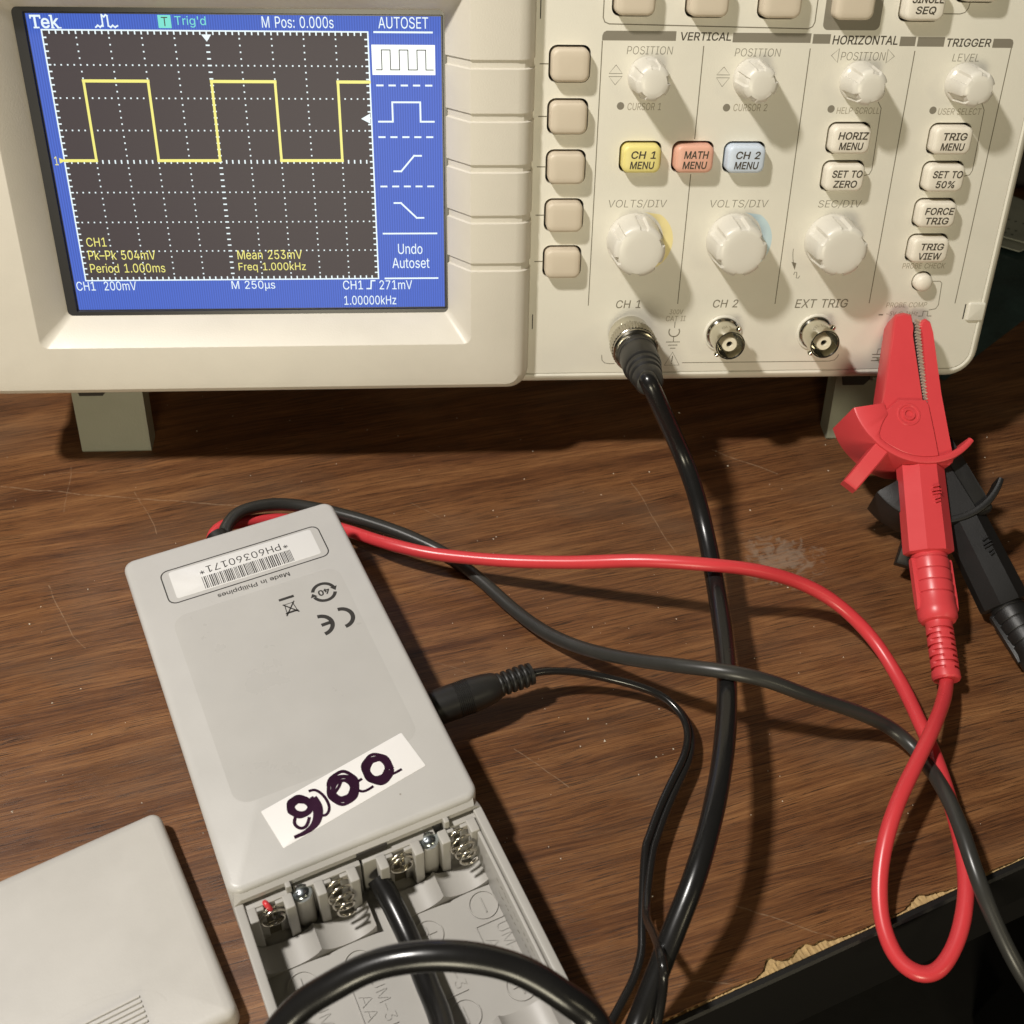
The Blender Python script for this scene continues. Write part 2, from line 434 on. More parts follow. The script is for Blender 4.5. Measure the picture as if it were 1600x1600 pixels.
# letter outlines (thousandths of an em): advance, contours
GLYPHS = json.loads(r"""{"%":[676,[[175,283,146,286,121,297,101,314,86,335,78,360,75,388,75,412,78,440,87,464,101,486,121,503,146,513,175,517,206,513,230,503,250,486,264,464,273,440,276,412,276,388,273,360,264,335,250,314,230,297,205,286],[175,327,198,332,212,346,221,365,223,388,223,412,213,454,198,468,175,473,153,468,138,454,130,435,127,412,127,388,130,365,138,346,153,332],[501,-10,471,-6,446,5,426,21,412,43,403,68,400,95,400,120,403,147,412,172,427,194,447,210,471,221,501,225,531,221,556,210,576,194,590,172,598,147,601,120,601,95,598,68,589,43,575,21,555,5,531,-6],[501,35,523,39,538,53,546,73,549,95,549,120,538,162,524,176,501,180,479,176,464,162,456,142,453,120,453,95,455,73,464,53,479,39],[132,0,482,509,540,509,191,0]]],"'":[206,[[78,318,70,509,136,509,128,318]]],"*":[453,[[201,223,206,331,114,272,89,315,186,365,89,415,114,459,206,400,201,509,250,509,246,400,337,459,362,415,266,365,362,315,337,272,246,331,250,223]]],"-":[453,[[337,244,337,188,114,188,114,244]]],".":[188,[[95,-4,78,-1,63,9,53,24,50,41,53,59,63,73,78,83,95,87,113,83,128,73,138,59,141,41,138,24,128,9,113,-1]]],"/":[249,[[235,533,71,-76,14,-76,178,533]]],"0":[453,[[227,-7,199,-5,174,1,151,11,130,24,111,41,95,62,80,86,69,113,60,144,53,178,49,214,48,254,49,294,53,330,60,364,69,395,81,422,95,447,112,467,130,484,151,498,174,508,200,514,227,516,254,514,279,508,302,498,323,484,342,467,358,447,372,422,384,395,393,364,400,330,404,294,405,254,404,214,400,178,393,144,384,113,373,86,359,62,342,41,323,24,302,11,279,1,254,-5],[227,50,261,56,290,74,303,87,313,103,323,122,330,144,336,168,340,194,343,223,344,254,343,285,340,314,336,341,330,365,323,387,313,405,303,422,290,435,261,453,227,460,192,453,163,435,151,422,140,405,131,387,123,365,117,341,113,314,110,285,109,254,110,223,113,194,117,168,123,144,131,122,140,103,151,87,163,74,192,56]]],"1":[453,[[76,0,76,55,391,55,391,0],[276,509,276,0,212,0,212,448,209,448,86,358,86,427,198,509]]],"2":[453,[[64,0,64,47,234,229,282,282,311,327,320,371,317,397,308,419,293,436,273,449,224,460,196,457,172,447,153,433,139,413,130,390,127,362,66,362,67,384,71,405,77,424,86,442,111,473,143,496,162,505,182,511,203,514,225,516,247,514,268,511,288,505,306,497,337,474,361,445,376,411,381,372,371,318,336,259,267,180,153,60,153,57,389,57,389,0]]],"3":[453,[[218,-7,195,-6,173,-3,152,2,133,10,98,30,70,57,52,91,44,132,109,132,115,107,126,87,144,71,165,59,219,50,275,61,297,74,315,93,325,116,329,145,326,172,316,196,299,217,275,234,242,244,201,248,157,248,157,299,288,448,288,452,70,452,70,509,372,509,372,461,211,278,211,289,239,290,264,288,287,284,308,276,327,265,344,253,359,239,371,222,381,205,387,186,392,166,393,145,392,123,387,103,380,84,370,66,358,50,344,36,327,23,309,12,288,4,266,-2,243,-6]]],"4":[453,[[40,105,40,158,247,509,311,509,109,166,109,163,413,163,413,105],[282,0,282,121,282,146,282,318,343,318,343,0]]],"5":[453,[[221,-7,199,-6,178,-2,159,3,140,11,108,32,83,60,66,93,60,130,122,130,127,108,138,89,173,60,221,50,250,53,276,64,298,82,314,104,324,131,328,162,324,193,314,221,297,244,275,262,248,273,218,277,167,268,128,246,67,253,96,509,366,509,366,452,151,452,134,301,136,301,178,325,229,334,263,330,294,321,321,306,345,285,364,260,379,231,388,199,391,163,390,139,385,117,379,95,369,76,357,57,343,41,327,27,309,15,289,6,268,-1,245,-5]]],"6":[453,[[226,-7,203,-5,182,-1,161,5,142,15,125,26,109,40,96,56,84,74,75,94,69,115,65,138,64,162,68,199,80,239,137,340,252,509,322,509,151,261,145,261,165,288,196,307,235,314,257,313,278,309,298,303,316,295,346,271,370,240,378,221,384,201,388,180,389,157,388,134,384,112,377,92,368,73,356,55,343,39,327,26,310,14,291,5,271,-2,249,-6],[226,48,254,52,279,63,299,79,314,101,324,128,327,157,324,187,314,213,299,235,279,251,254,262,226,265,198,262,174,252,153,235,138,214,128,188,125,158,128,128,138,102,153,79,174,63,198,52]]],"7":[453,[[97,0,323,448,323,452,62,452,62,509,391,509,391,449,165,0]]],"8":[453,[[226,-7,201,-6,178,-2,156,3,136,11,101,33,74,62,57,96,52,135,55,166,65,195,81,220,101,241,125,256,153,265,153,267,119,282,93,308,76,342,70,380,75,417,90,450,114,477,146,498,164,506,184,511,204,514,226,516,248,514,269,511,288,506,306,498,337,477,361,450,377,417,382,380,376,342,359,308,333,282,300,267,300,265,327,256,351,241,372,220,387,195,397,166,401,135,395,96,378,62,352,33,317,11,296,3,275,-2,251,-6],[226,49,258,52,285,60,307,74,323,91,333,113,337,139,333,165,322,189,305,208,283,223,256,232,226,235,196,232,169,223,147,208,130,189,119,165,115,139,119,113,129,91,145,74,167,60,195,52],[226,290,274,300,293,313,307,330,316,351,319,376,316,399,308,420,294,437,275,449,226,460,177,449,159,437,145,420,136,399,133,376,136,351,145,330,159,313,178,300]]],"9":[453,[[226,516,249,514,271,510,291,503,310,494,328,482,343,468,356,452,368,434,377,414,384,393,388,371,389,347,385,309,373,270,315,168,200,0,130,0,301,248,307,248,287,221,257,202,218,195,195,196,175,199,155,206,137,214,106,237,83,269,74,287,68,307,65,329,64,352,65,375,69,397,75,417,85,436,96,454,110,469,125,483,143,494,162,504,182,510,203,514],[226,460,199,457,174,446,154,429,138,407,129,381,125,352,129,322,138,295,154,274,174,257,199,247,226,243,254,247,279,257,299,273,314,295,324,321,327,350,324,381,314,407,299,429,279,446,254,457]]],":":[188,[[95,-4,78,-1,63,9,53,24,50,41,53,59,63,73,78,83,95,87,113,83,128,73,138,59,141,41,138,24,128,9,113,-1],[95,271,78,274,63,284,53,299,50,316,53,334,63,349,78,359,95,362,113,359,128,349,138,334,141,316,138,299,128,284,113,274]]],"<":[453,[[65,178,65,220,388,383,388,316,142,200,144,204,144,194,142,198,388,81,388,15]]],">":[453,[[387,178,65,15,65,81,310,198,308,194,308,204,310,200,65,316,65,383,387,220]]],"@":[676,[[355,-135,319,-134,284,-130,252,-123,221,-114,193,-102,167,-88,144,-72,122,-53,103,-31,87,-8,73,18,61,46,52,77,45,109,42,143,40,179,42,215,46,248,52,280,61,309,73,337,87,363,104,387,123,408,144,427,167,444,192,458,220,470,249,480,281,486,314,490,349,492,383,490,415,486,445,479,472,469,498,457,522,442,543,426,562,407,579,387,594,366,607,343,617,319,625,294,631,268,634,242,635,215,631,142,615,76,599,49,579,28,551,15,517,11,476,17,441,36,429,50,423,68,420,68,408,48,388,30,361,17,326,13,285,18,251,35,224,62,204,96,197,116,192,137,189,159,188,182,190,205,193,226,199,246,207,265,228,297,257,322,291,338,330,343,360,340,385,331,416,306,419,306,419,335,474,335,474,110,476,91,485,74,499,63,518,59,540,63,557,76,568,97,576,127,581,215,580,237,577,259,573,280,567,301,558,320,548,339,537,357,523,373,507,388,490,402,471,414,450,424,427,432,402,438,376,441,347,442,319,441,292,438,266,432,242,424,220,414,199,402,181,388,164,372,149,354,135,334,124,312,115,289,107,263,102,236,99,208,98,178,99,147,102,119,107,91,115,66,124,43,135,21,149,1,165,-17,182,-32,201,-46,223,-58,246,-68,271,-75,298,-81,327,-84,357,-85,412,-80,458,-69,489,-59,504,-107,464,-120,411,-131],[329,65,359,68,382,78,400,95,412,118,422,185,419,221,411,249,399,269,381,282,331,292,305,288,283,277,265,260,252,239,242,185,251,125,262,101,279,81,301,69]]],"A":[480,[[16,0,201,509,276,509,463,0,395,0,287,302,264,372,232,478,245,478,213,371,191,302,85,0],[110,142,110,199,370,199,370,142]]],"B":[456,[[60,0,60,509,241,509,266,508,289,504,310,499,329,491,359,469,381,442,394,410,398,374,395,344,387,320,356,286,315,267,315,262,339,257,363,245,385,227,402,203,414,173,418,136,413,100,400,67,377,39,344,18,324,10,301,4,275,1,247,0],[125,57,245,57,272,58,296,63,315,70,330,80,349,105,355,137,352,161,342,184,327,203,306,218,279,228,248,231,125,231],[125,285,238,285,288,296,308,309,323,326,333,348,336,372,330,403,313,429,283,446,240,452,125,452]]],"C":[510,[[267,-7,235,-5,205,1,177,11,150,25,126,42,104,63,86,88,70,115,57,146,48,179,42,215,40,254,42,293,48,329,57,362,70,393,86,421,104,445,126,466,150,484,177,498,205,508,235,514,267,516,340,504,373,490,402,471,427,447,448,418,463,385,473,348,408,348,389,395,357,428,315,449,267,456,245,454,223,450,203,443,184,432,166,419,150,403,137,385,125,364,116,340,109,314,105,285,103,254,105,223,109,194,116,168,125,145,137,123,151,105,166,89,184,76,203,66,223,59,245,54,267,53,315,60,357,81,389,114,408,160,473,160,463,124,448,91,428,62,402,38,373,19,341,5,305,-4]]],"D":[502,[[219,0,96,0,96,57,215,57,244,58,272,63,296,70,318,81,337,94,354,110,368,128,379,149,388,172,394,198,398,226,399,255,398,285,394,312,388,337,379,361,368,381,354,399,338,415,320,428,299,438,275,446,249,450,221,452,93,452,93,509,225,509,261,507,294,501,325,492,353,478,377,461,399,441,418,418,433,391,446,361,455,329,460,293,462,255,460,217,455,181,446,149,433,119,417,92,398,68,376,48,351,31,322,17,291,8,256,2],[125,509,125,0,60,0,60,509]]],"E":[419,[[60,0,60,509,372,509,372,452,125,452,125,286,355,286,355,229,125,229,125,57,375,57,375,0]]],"F":[410,[[60,0,60,509,369,509,369,452,125,452,125,278,346,278,346,221,125,221,125,0]]],"G":[520,[[269,-7,236,-5,205,1,176,11,149,25,125,43,104,64,85,88,69,116,57,146,47,179,42,215,40,254,42,293,47,329,57,362,69,393,85,421,103,445,125,466,149,484,175,498,203,508,233,514,265,516,304,513,340,504,374,489,403,469,429,445,449,416,465,384,474,349,408,349,387,393,356,427,315,448,265,456,243,454,222,450,202,443,183,432,166,419,150,404,137,385,125,364,116,340,109,314,105,285,103,254,105,223,109,194,116,168,125,145,137,124,151,105,166,90,184,76,203,66,224,59,246,54,269,53,309,57,345,71,374,93,396,123,404,141,410,160,414,180,415,202,434,199,283,199,283,256,478,256,478,200,476,170,471,141,463,115,451,91,436,69,419,50,399,33,377,19,352,8,326,0,298,-5]]],"H":[517,[[60,0,60,509,125,509,125,289,392,289,392,509,457,509,457,0,392,0,392,232,125,232,125,0]]],"I":[300,[[31,0,31,57,118,57,118,452,31,452,31,509,269,509,269,452,183,452,183,57,269,57,269,0]]],"J":[396,[[185,-7,153,-4,124,3,98,15,75,33,57,55,44,81,36,111,33,145,33,173,98,173,98,145,104,104,122,74,149,56,185,50,220,56,248,74,266,104,272,145,272,509,336,509,336,145,334,111,326,81,313,55,294,33,271,15,246,3,217,-4]]],"K":[467,[[104,145,104,216,139,261,174,303,212,344,364,509,448,509,231,276,228,276],[60,0,60,509,125,509,125,334,124,225,125,193,125,0],[372,0,188,259,228,309,449,0]]],"L":[393,[[60,0,60,509,125,509,125,57,361,57,361,0]]],"M":[628,[[60,0,60,509,152,509,277,187,287,159,299,123,311,84,322,49,307,49,318,83,330,121,342,158,352,187,476,509,568,509,568,0,504,0,504,291,504,327,505,369,506,413,507,457,513,457,498,409,482,363,467,322,456,291,342,0,286,0,170,291,159,321,145,361,129,408,112,457,119,457,120,416,121,372,122,328,122,291,122,0]]],"N":[523,[[60,0,60,509,136,509,343,183,363,151,388,107,414,55,405,54,401,108,399,157,399,195,399,509,463,509,463,0,387,0,202,290,177,331,148,381,108,452,119,454,122,384,124,328,125,291,125,0]]],"O":[533,[[267,-7,235,-5,205,1,177,11,150,25,126,42,105,63,86,88,70,115,57,146,48,179,42,215,40,254,42,293,48,329,57,362,70,393,86,421,105,445,126,466,150,484,177,498,205,508,235,514,267,516,299,514,329,508,357,498,384,484,408,466,429,445,448,421,464,393,477,362,486,329,491,293,493,254,491,215,486,179,477,146,464,115,448,88,429,63,408,42,384,25,357,11,329,1,299,-5],[267,53,289,54,310,59,330,66,349,76,367,89,383,105,396,123,408,144,418,168,425,194,429,223,430,254,429,286,425,314,418,341,408,365,396,386,383,404,367,420,349,433,330,443,310,450,289,454,267,456,245,454,223,450,203,443,184,433,167,420,151,404,137,385,125,364,116,340,109,314,105,285,103,254,105,223,109,194,116,168,125,144,137,123,151,105,167,89,184,76,203,66,223,59,245,54]]],"P":[445,[[60,0,60,509,235,509,263,507,289,503,312,497,332,487,350,476,366,462,379,447,390,430,398,411,404,391,407,370,409,348,407,325,404,304,398,284,390,265,379,248,366,233,350,219,332,207,312,198,289,191,263,187,235,186,109,186,109,242,233,242,269,246,297,256,318,272,333,294,342,319,344,348,342,376,333,402,318,423,297,439,268,449,232,452,125,452,125,0]]],"Q":[533,[[245,159,313,159,369,85,384,65,468,-48,401,-48,346,27,331,46],[267,-7,235,-5,205,1,177,11,150,25,126,42,105,63,86,88,70,115,57,146,48,179,42,215,40,254,42,293,48,329,57,362,70,393,86,421,105,445,126,466,150,484,177,498,205,508,235,514,267,516,299,514,329,508,357,498,384,484,408,466,429,445,448,421,464,393,477,362,486,329,491,293,493,254,491,215,486,179,477,146,464,115,448,88,429,63,408,42,384,25,357,11,329,1,299,-5],[267,53,289,54,310,59,330,66,349,76,367,89,383,105,396,123,408,144,418,168,425,194,429,223,430,254,429,286,425,314,418,341,408,365,396,386,383,404,367,420,349,433,330,443,310,450,289,454,267,456,245,454,223,450,203,443,184,433,167,420,151,404,137,385,125,364,116,340,109,314,105,285,103,254,105,223,109,194,116,168,125,144,137,123,151,105,167,89,184,76,203,66,223,59,245,54]]],"R":[449,[[60,0,60,509,236,509,264,507,290,504,313,497,333,489,367,465,390,433,399,415,405,395,408,374,409,352,408,330,405,309,399,290,390,271,367,240,333,217,312,209,289,203,264,199,236,198,96,198,96,255,234,255,269,258,298,267,319,281,334,300,342,324,345,352,342,380,334,405,319,425,298,440,269,449,233,452,125,452,125,0],[353,0,230,229,303,229,428,0]]],"S":[447,[[224,-9,197,-8,172,-4,149,1,128,9,108,19,91,31,76,45,64,60,54,77,46,96,41,115,38,137,104,137,110,110,123,88,142,71,166,59,224,49,257,52,286,60,311,74,329,92,341,114,346,139,342,161,332,179,296,205,245,222,184,239,154,249,128,260,105,274,86,289,71,307,60,326,54,348,52,372,58,413,75,448,87,463,102,476,119,488,138,498,158,506,180,511,203,514,227,516,252,514,275,511,296,505,316,498,351,476,377,449,394,415,401,378,337,378,326,412,302,437,286,447,267,453,247,457,225,459,194,456,167,448,145,435,129,418,118,398,115,376,119,352,131,334,169,308,212,293,264,279,312,264,359,238,395,198,405,171,408,139,403,99,386,64,374,48,360,34,343,21,323,11,302,2,278,-4,252,-8]]],"T":[449,[[32,452,32,509,417,509,417,452,257,452,257,0,193,0,193,452]]],"U":[517,[[259,-8,230,-7,203,-2,177,5,154,15,133,28,114,43,98,60,85,80,74,101,66,124,62,148,60,173,60,509,124,509,124,178,128,144,141,113,160,87,187,68,220,56,259,52,298,56,331,68,357,87,377,113,389,144,393,178,393,509,457,509,457,173,456,148,451,124,443,101,433,80,419,60,403,43,384,28,363,15,340,5,315,-2,288,-7]]],"V":[480,[[204,0,16,509,84,509,192,206,215,137,248,31,235,31,267,138,290,206,395,509,463,509,278,0]]],"W":[686,[[155,0,16,509,82,509,163,196,175,145,187,94,197,40,189,40,200,94,211,145,224,196,306,509,380,509,462,196,474,145,486,94,497,40,488,40,499,94,510,145,523,196,603,509,670,509,530,0,455,0,368,323,351,391,336,475,350,475,335,395,318,323,230,0]]],"X":[474,[[18,0,217,284,217,236,29,509,104,509,178,400,204,361,223,329,243,292,232,292,252,329,272,361,298,400,374,509,446,509,259,239,259,287,456,0,382,0,292,129,268,165,250,195,230,231,244,231,225,196,206,166,182,129,91,0]]],"Y":[472,[[203,0,203,208,16,509,91,509,192,344,222,292,250,230,224,230,251,293,280,344,381,509,455,509,268,208,268,0]]],"Z":[438,[[42,0,42,46,273,385,306,431,341,476,348,454,285,452,223,452,40,452,40,509,397,509,397,462,169,129,134,81,97,33,90,54,152,57,214,57,399,57,399,0]]],"a":[389,[[160,-9,126,-5,94,5,68,22,48,45,35,73,30,108,34,138,43,161,58,179,78,193,125,211,178,220,234,227,265,235,273,243,276,255,276,257,267,297,240,322,196,331,149,322,118,301,100,274,41,291,57,322,79,346,104,364,133,375,194,384,239,379,286,360,306,343,322,320,333,290,337,251,337,0,277,0,277,52,272,52,252,25,215,1],[170,45,202,49,228,59,248,74,263,93,272,115,276,138,276,190,259,182,231,176,200,171,175,168,134,159,103,139,95,124,92,105,102,72,130,52]]],"c":[396,[[207,-8,182,-7,159,-2,137,6,117,16,98,30,82,46,68,64,56,85,46,108,40,133,36,159,34,187,36,216,40,243,46,268,56,291,68,312,82,330,98,346,117,360,137,371,159,378,182,383,207,384,260,377,305,356,340,322,362,277,303,262,290,289,270,311,242,325,207,330,173,325,145,310,124,287,108,258,99,224,96,187,99,151,108,117,124,89,145,66,173,51,207,46,243,52,271,66,292,89,304,117,363,102,341,56,306,21,261,-1]]],"d":[424,[[195,-8,172,-7,151,-2,130,5,111,16,94,29,79,45,66,64,55,84,46,108,39,133,35,160,34,189,35,218,39,245,46,270,55,293,66,313,79,332,95,347,112,361,131,371,151,378,173,383,196,384,228,381,253,373,287,346,306,319,311,319,311,509,372,509,372,0,313,0,313,59,307,59,287,31,252,4,227,-5],[205,47,236,51,263,65,284,86,299,115,309,150,312,189,309,229,300,263,284,291,263,312,237,325,205,330,172,325,145,311,124,290,108,261,99,227,96,189,99,151,109,117,124,88,145,66,172,51]]],"e":[404,[[212,-8,185,-7,161,-2,138,6,117,16,98,30,82,46,68,64,56,85,46,108,40,132,35,159,34,187,35,215,39,242,46,267,55,290,67,311,81,329,97,346,115,359,135,370,157,378,180,383,205,384,266,374,294,361,319,341,341,315,357,282,363,263,368,242,370,219,371,194,371,169,75,169,75,221,338,221,310,202,307,237,298,269,283,294,263,314,237,326,205,330,173,326,146,313,125,294,109,270,99,241,96,211,96,178,100,139,110,106,128,80,151,61,179,50,212,46,254,53,285,73,306,105,365,91,353,63,335,39,311,19,283,4,249,-5]]],"f":[254,[[228,379,228,327,6,327,6,379],[81,0,81,432,84,461,96,486,113,505,135,519,187,530,222,527,243,521,227,468,215,472,195,474,171,470,154,460,145,443,142,419,142,0]]],"g":[425,[[207,-151,168,-148,134,-140,82,-110,51,-69,101,-41,122,-66,154,-88,207,-97,249,-92,282,-75,304,-47,311,-6,311,68,306,68,287,41,252,16,227,8,195,5,173,6,152,10,132,17,113,27,95,39,80,53,67,71,55,90,46,112,39,136,35,163,34,191,35,220,39,246,46,271,55,293,66,314,80,332,95,347,112,361,131,371,152,378,173,383,196,384,228,382,253,373,288,346,308,319,313,319,313,379,372,379,372,-9,371,-32,367,-54,360,-73,350,-90,324,-117,291,-136,271,-142,251,-147,229,-150],[205,59,237,63,264,75,285,95,300,121,309,154,312,193,309,231,300,264,285,291,264,312,237,325,205,330,172,325,145,312,124,290,109,262,99,229,96,193,99,155,109,123,124,96,145,76,172,63]]],"h":[410,[[114,227,114,0,53,0,53,509,114,509,114,287,102,287,112,312,124,332,137,349,152,362,187,379,227,384,264,380,295,369,321,349,341,321,348,304,353,285,356,264,357,240,357,0,296,0,296,235,290,275,273,304,246,323,210,329,184,326,161,317,141,303,126,283,117,257]]],"i":[167,[[53,0,53,379,114,379,114,0],[84,443,67,446,54,455,44,468,41,483,44,499,54,512,67,521,84,524,100,521,114,512,123,499,126,483,123,468,114,455,100,446]]],"k":[381,[[110,137,110,212,121,212,284,379,360,379,184,199,177,199],[53,0,53,509,114,509,114,0],[294,0,148,186,191,229,372,0]]],"l":[189,[[139,-2,101,3,74,20,58,47,53,84,53,509,114,509,114,99,120,62,130,54,146,52,160,53,170,54,181,3,162,-1]]],"m":[610,[[53,0,53,379,112,379,112,295,108,295,118,323,132,346,172,376,219,386,257,380,287,361,309,331,321,295,312,295,322,321,337,343,381,375,437,386,468,383,497,372,522,354,541,328,553,296,557,255,557,0,496,0,496,254,490,289,473,313,447,326,419,330,395,328,374,320,345,290,335,247,335,0,274,0,274,260,269,288,253,311,229,326,199,330,158,320,140,307,126,289,117,266,114,238,114,0]]],"n":[410,[[114,227,114,0,53,0,53,379,112,379,112,287,102,287,112,312,124,332,137,349,152,362,187,379,227,384,264,380,295,369,321,349,341,321,348,304,353,285,356,264,357,240,357,0,296,0,296,235,290,275,273,304,246,323,210,329,184,326,161,317,141,303,126,283,117,257]]],"o":[415,[[207,-8,182,-7,159,-2,137,6,117,16,98,30,82,46,68,64,56,85,46,108,40,133,36,159,34,187,36,216,40,243,46,268,56,291,68,312,82,330,98,346,117,360,137,371,159,378,182,383,207,384,233,383,256,378,278,371,299,360,317,346,333,330,347,312,359,291,369,268,376,243,380,216,381,187,380,159,376,133,369,108,359,85,347,64,333,46,317,30,299,16,278,6,256,-2,233,-7],[207,46,242,51,270,66,292,89,307,117,316,151,319,187,316,224,307,258,292,287,270,310,242,325,207,330,173,325,145,310,124,287,108,258,99,224,96,187,99,151,108,117,124,89,145,66,173,51]]],"p":[424,[[53,-143,53,379,112,379,112,319,118,319,137,346,171,373,197,381,229,384,252,383,274,378,294,371,313,361,330,347,345,332,359,313,370,293,379,270,385,245,389,218,390,189,389,160,385,133,379,108,370,84,359,64,346,45,330,29,313,16,294,5,274,-2,252,-7,229,-8,198,-5,173,4,138,31,118,59,114,59,114,-143],[220,47,253,51,279,66,301,88,316,117,325,151,328,189,325,227,316,261,301,290,280,311,253,325,220,330,188,325,161,312,140,291,125,263,116,229,113,189,116,150,125,115,140,86,162,65,188,51]]],"q":[424,[[372,-143,311,-143,311,59,306,59,287,31,252,4,227,-5,195,-8,172,-7,151,-2,130,5,111,16,94,29,79,45,66,64,55,84,46,108,39,133,35,160,34,189,35,218,39,245,46,270,55,293,66,313,79,332,95,347,112,361,131,371,151,378,173,383,196,384,228,381,253,373,287,346,307,319,313,319,313,379,372,379],[205,47,236,51,263,65,284,86,299,115,309,150,312,189,309,229,300,263,284,291,263,312,237,325,205,330,172,325,145,311,124,290,108,261,99,227,96,189,99,151,109,117,124,88,145,66,172,51]]],"r":[259,[[53,0,53,379,112,379,112,321,115,321,130,347,152,367,181,380,213,385,229,384,243,384,243,322,230,324,207,326,182,323,159,315,140,301,126,284,117,262,114,237,114,0]]],"s":[365,[[182,-8,145,-5,112,3,84,18,62,38,45,63,36,94,94,107,105,79,124,60,150,49,181,45,217,50,244,62,262,81,268,103,265,121,254,136,237,147,212,155,149,170,125,177,104,186,87,196,72,208,53,237,47,274,51,305,65,332,87,354,115,370,149,381,187,384,223,381,254,372,279,358,299,339,324,290,268,277,258,298,243,316,219,328,187,333,156,329,131,317,114,299,109,277,112,258,124,243,172,223,229,209,254,202,275,194,292,183,306,171,325,142,331,107,326,75,312,47,290,24,260,6,223,-5]]],"t":[227,[[204,379,204,327,6,327,6,379],[65,471,126,471,126,98,128,76,136,61,150,53,170,50,185,51,202,54,213,2,192,-3,168,-4,145,-3,125,2,107,10,92,21,72,52,65,93]]],"u":[410,[[182,-5,146,-1,115,11,89,31,69,59,62,76,57,95,54,116,53,139,53,379,114,379,114,144,119,105,137,75,164,56,200,50,226,53,249,62,268,77,283,97,293,122,296,153,296,379,357,379,357,0,298,0,298,92,307,92,297,67,286,47,272,30,257,17,222,0]]],"w":[567,[[138,0,23,379,87,379,133,214,154,137,175,41,165,41,186,135,206,214,252,379,316,379,362,214,382,136,402,41,391,41,413,135,434,214,480,379,545,379,429,0,368,0,319,172,305,225,291,280,277,338,291,338,277,280,263,225,248,172,199,0]]],"x":[379,[[21,0,171,218,171,171,29,379,100,379,147,306,179,253,207,206,175,206,202,253,233,306,282,379,352,379,209,169,209,214,358,0,287,0,231,85,200,136,173,182,205,182,178,136,148,85,91,0]]],"y":[389,[[47,-139,61,-86,71,-87,104,-89,130,-74,151,-36,163,-1,17,379,84,379,165,155,187,87,206,21,184,21,202,87,224,155,305,379,371,379,204,-58,177,-107,139,-136,91,-145,65,-143]]],"z":[380,[[42,0,42,46,254,320,254,323,48,323,48,379,333,379,333,331,126,60,126,56,339,56,339,0]]],"~":[453,[[52,150,55,188,66,218,82,240,103,255,151,266,197,256,246,221,275,198,299,192,318,196,332,207,341,226,344,253,400,253,397,215,386,185,370,163,349,148,301,137,254,148,207,182,177,204,154,210,136,207,121,196,111,178,108,150]]],"\u00b5":[407,[[53,-143,53,379,114,379,114,150,117,118,126,92,141,72,160,59,206,48,252,59,271,73,285,92,293,118,296,150,296,379,357,379,357,86,365,60,394,53,404,53,404,0,392,0,351,5,321,22,304,49,298,86,298,120,312,120,309,86,301,58,274,20,240,0,206,-5,172,0,138,20,111,58,103,86,100,120,114,120,114,-143]]],"\u00d7":[453,[[348,38,67,320,106,360,387,78],[106,38,67,78,348,360,387,320]]],"\u2013":[350,[[350,244,350,188,0,188,0,244]]]}""")


FILLED = {}


def fill(polys):
    """triangulate overlapping outlines by the non-zero rule"""
    vs, es = [], []
    for p in polys:
        b = len(vs)
        vs += [Vector(q) for q in p]
        es += [(b + k, b + (k + 1) % len(p)) for k in range(len(p))]
    ov, oe, of, *_ = delaunay_2d_cdt(vs, es, [], 0, 1e-4)
    keep = []
    for f in of:
        cx = sum(ov[k].x for k in f) / len(f)
        cy = sum(ov[k].y for k in f) / len(f)
        wn = 0
        for p in polys:
            for k in range(len(p)):
                (x0, y0), (x1, y1) = p[k - 1], p[k]
                if (y0 <= cy) != (y1 <= cy):
                    xi = x0 + (cy - y0) / (y1 - y0) * (x1 - x0)
                    if xi > cx:
                        wn += 1 if y1 > y0 else -1
        if wn:
            keep.append(tuple(f))
    return [(v.x, v.y) for v in ov], keep


def fatten(poly, w):
    if not w:
        return poly
    n = len(poly)
    out = []
    for i in range(n):
        a_, p, b_ = Vector(poly[i - 1]), Vector(poly[i]), Vector(poly[(i + 1) % n])
        t1, t2 = (p - a_), (b_ - p)
        if t1.length < 1e-6 or t2.length < 1e-6:
            out.append(tuple(p))
            continue
        t1.normalize()
        t2.normalize()
        n1, n2 = Vector((-t1.y, t1.x)), Vector((-t2.y, t2.x))
        mdir = n1 + n2
        L = mdir.length
        if L < 0.3:
            out.append(tuple(p))
            continue
        mdir /= L
        k = min(1.9, 1.0 / max(0.4, mdir.dot(n1)))
        out.append(tuple(p + mdir * w * k))
    return out


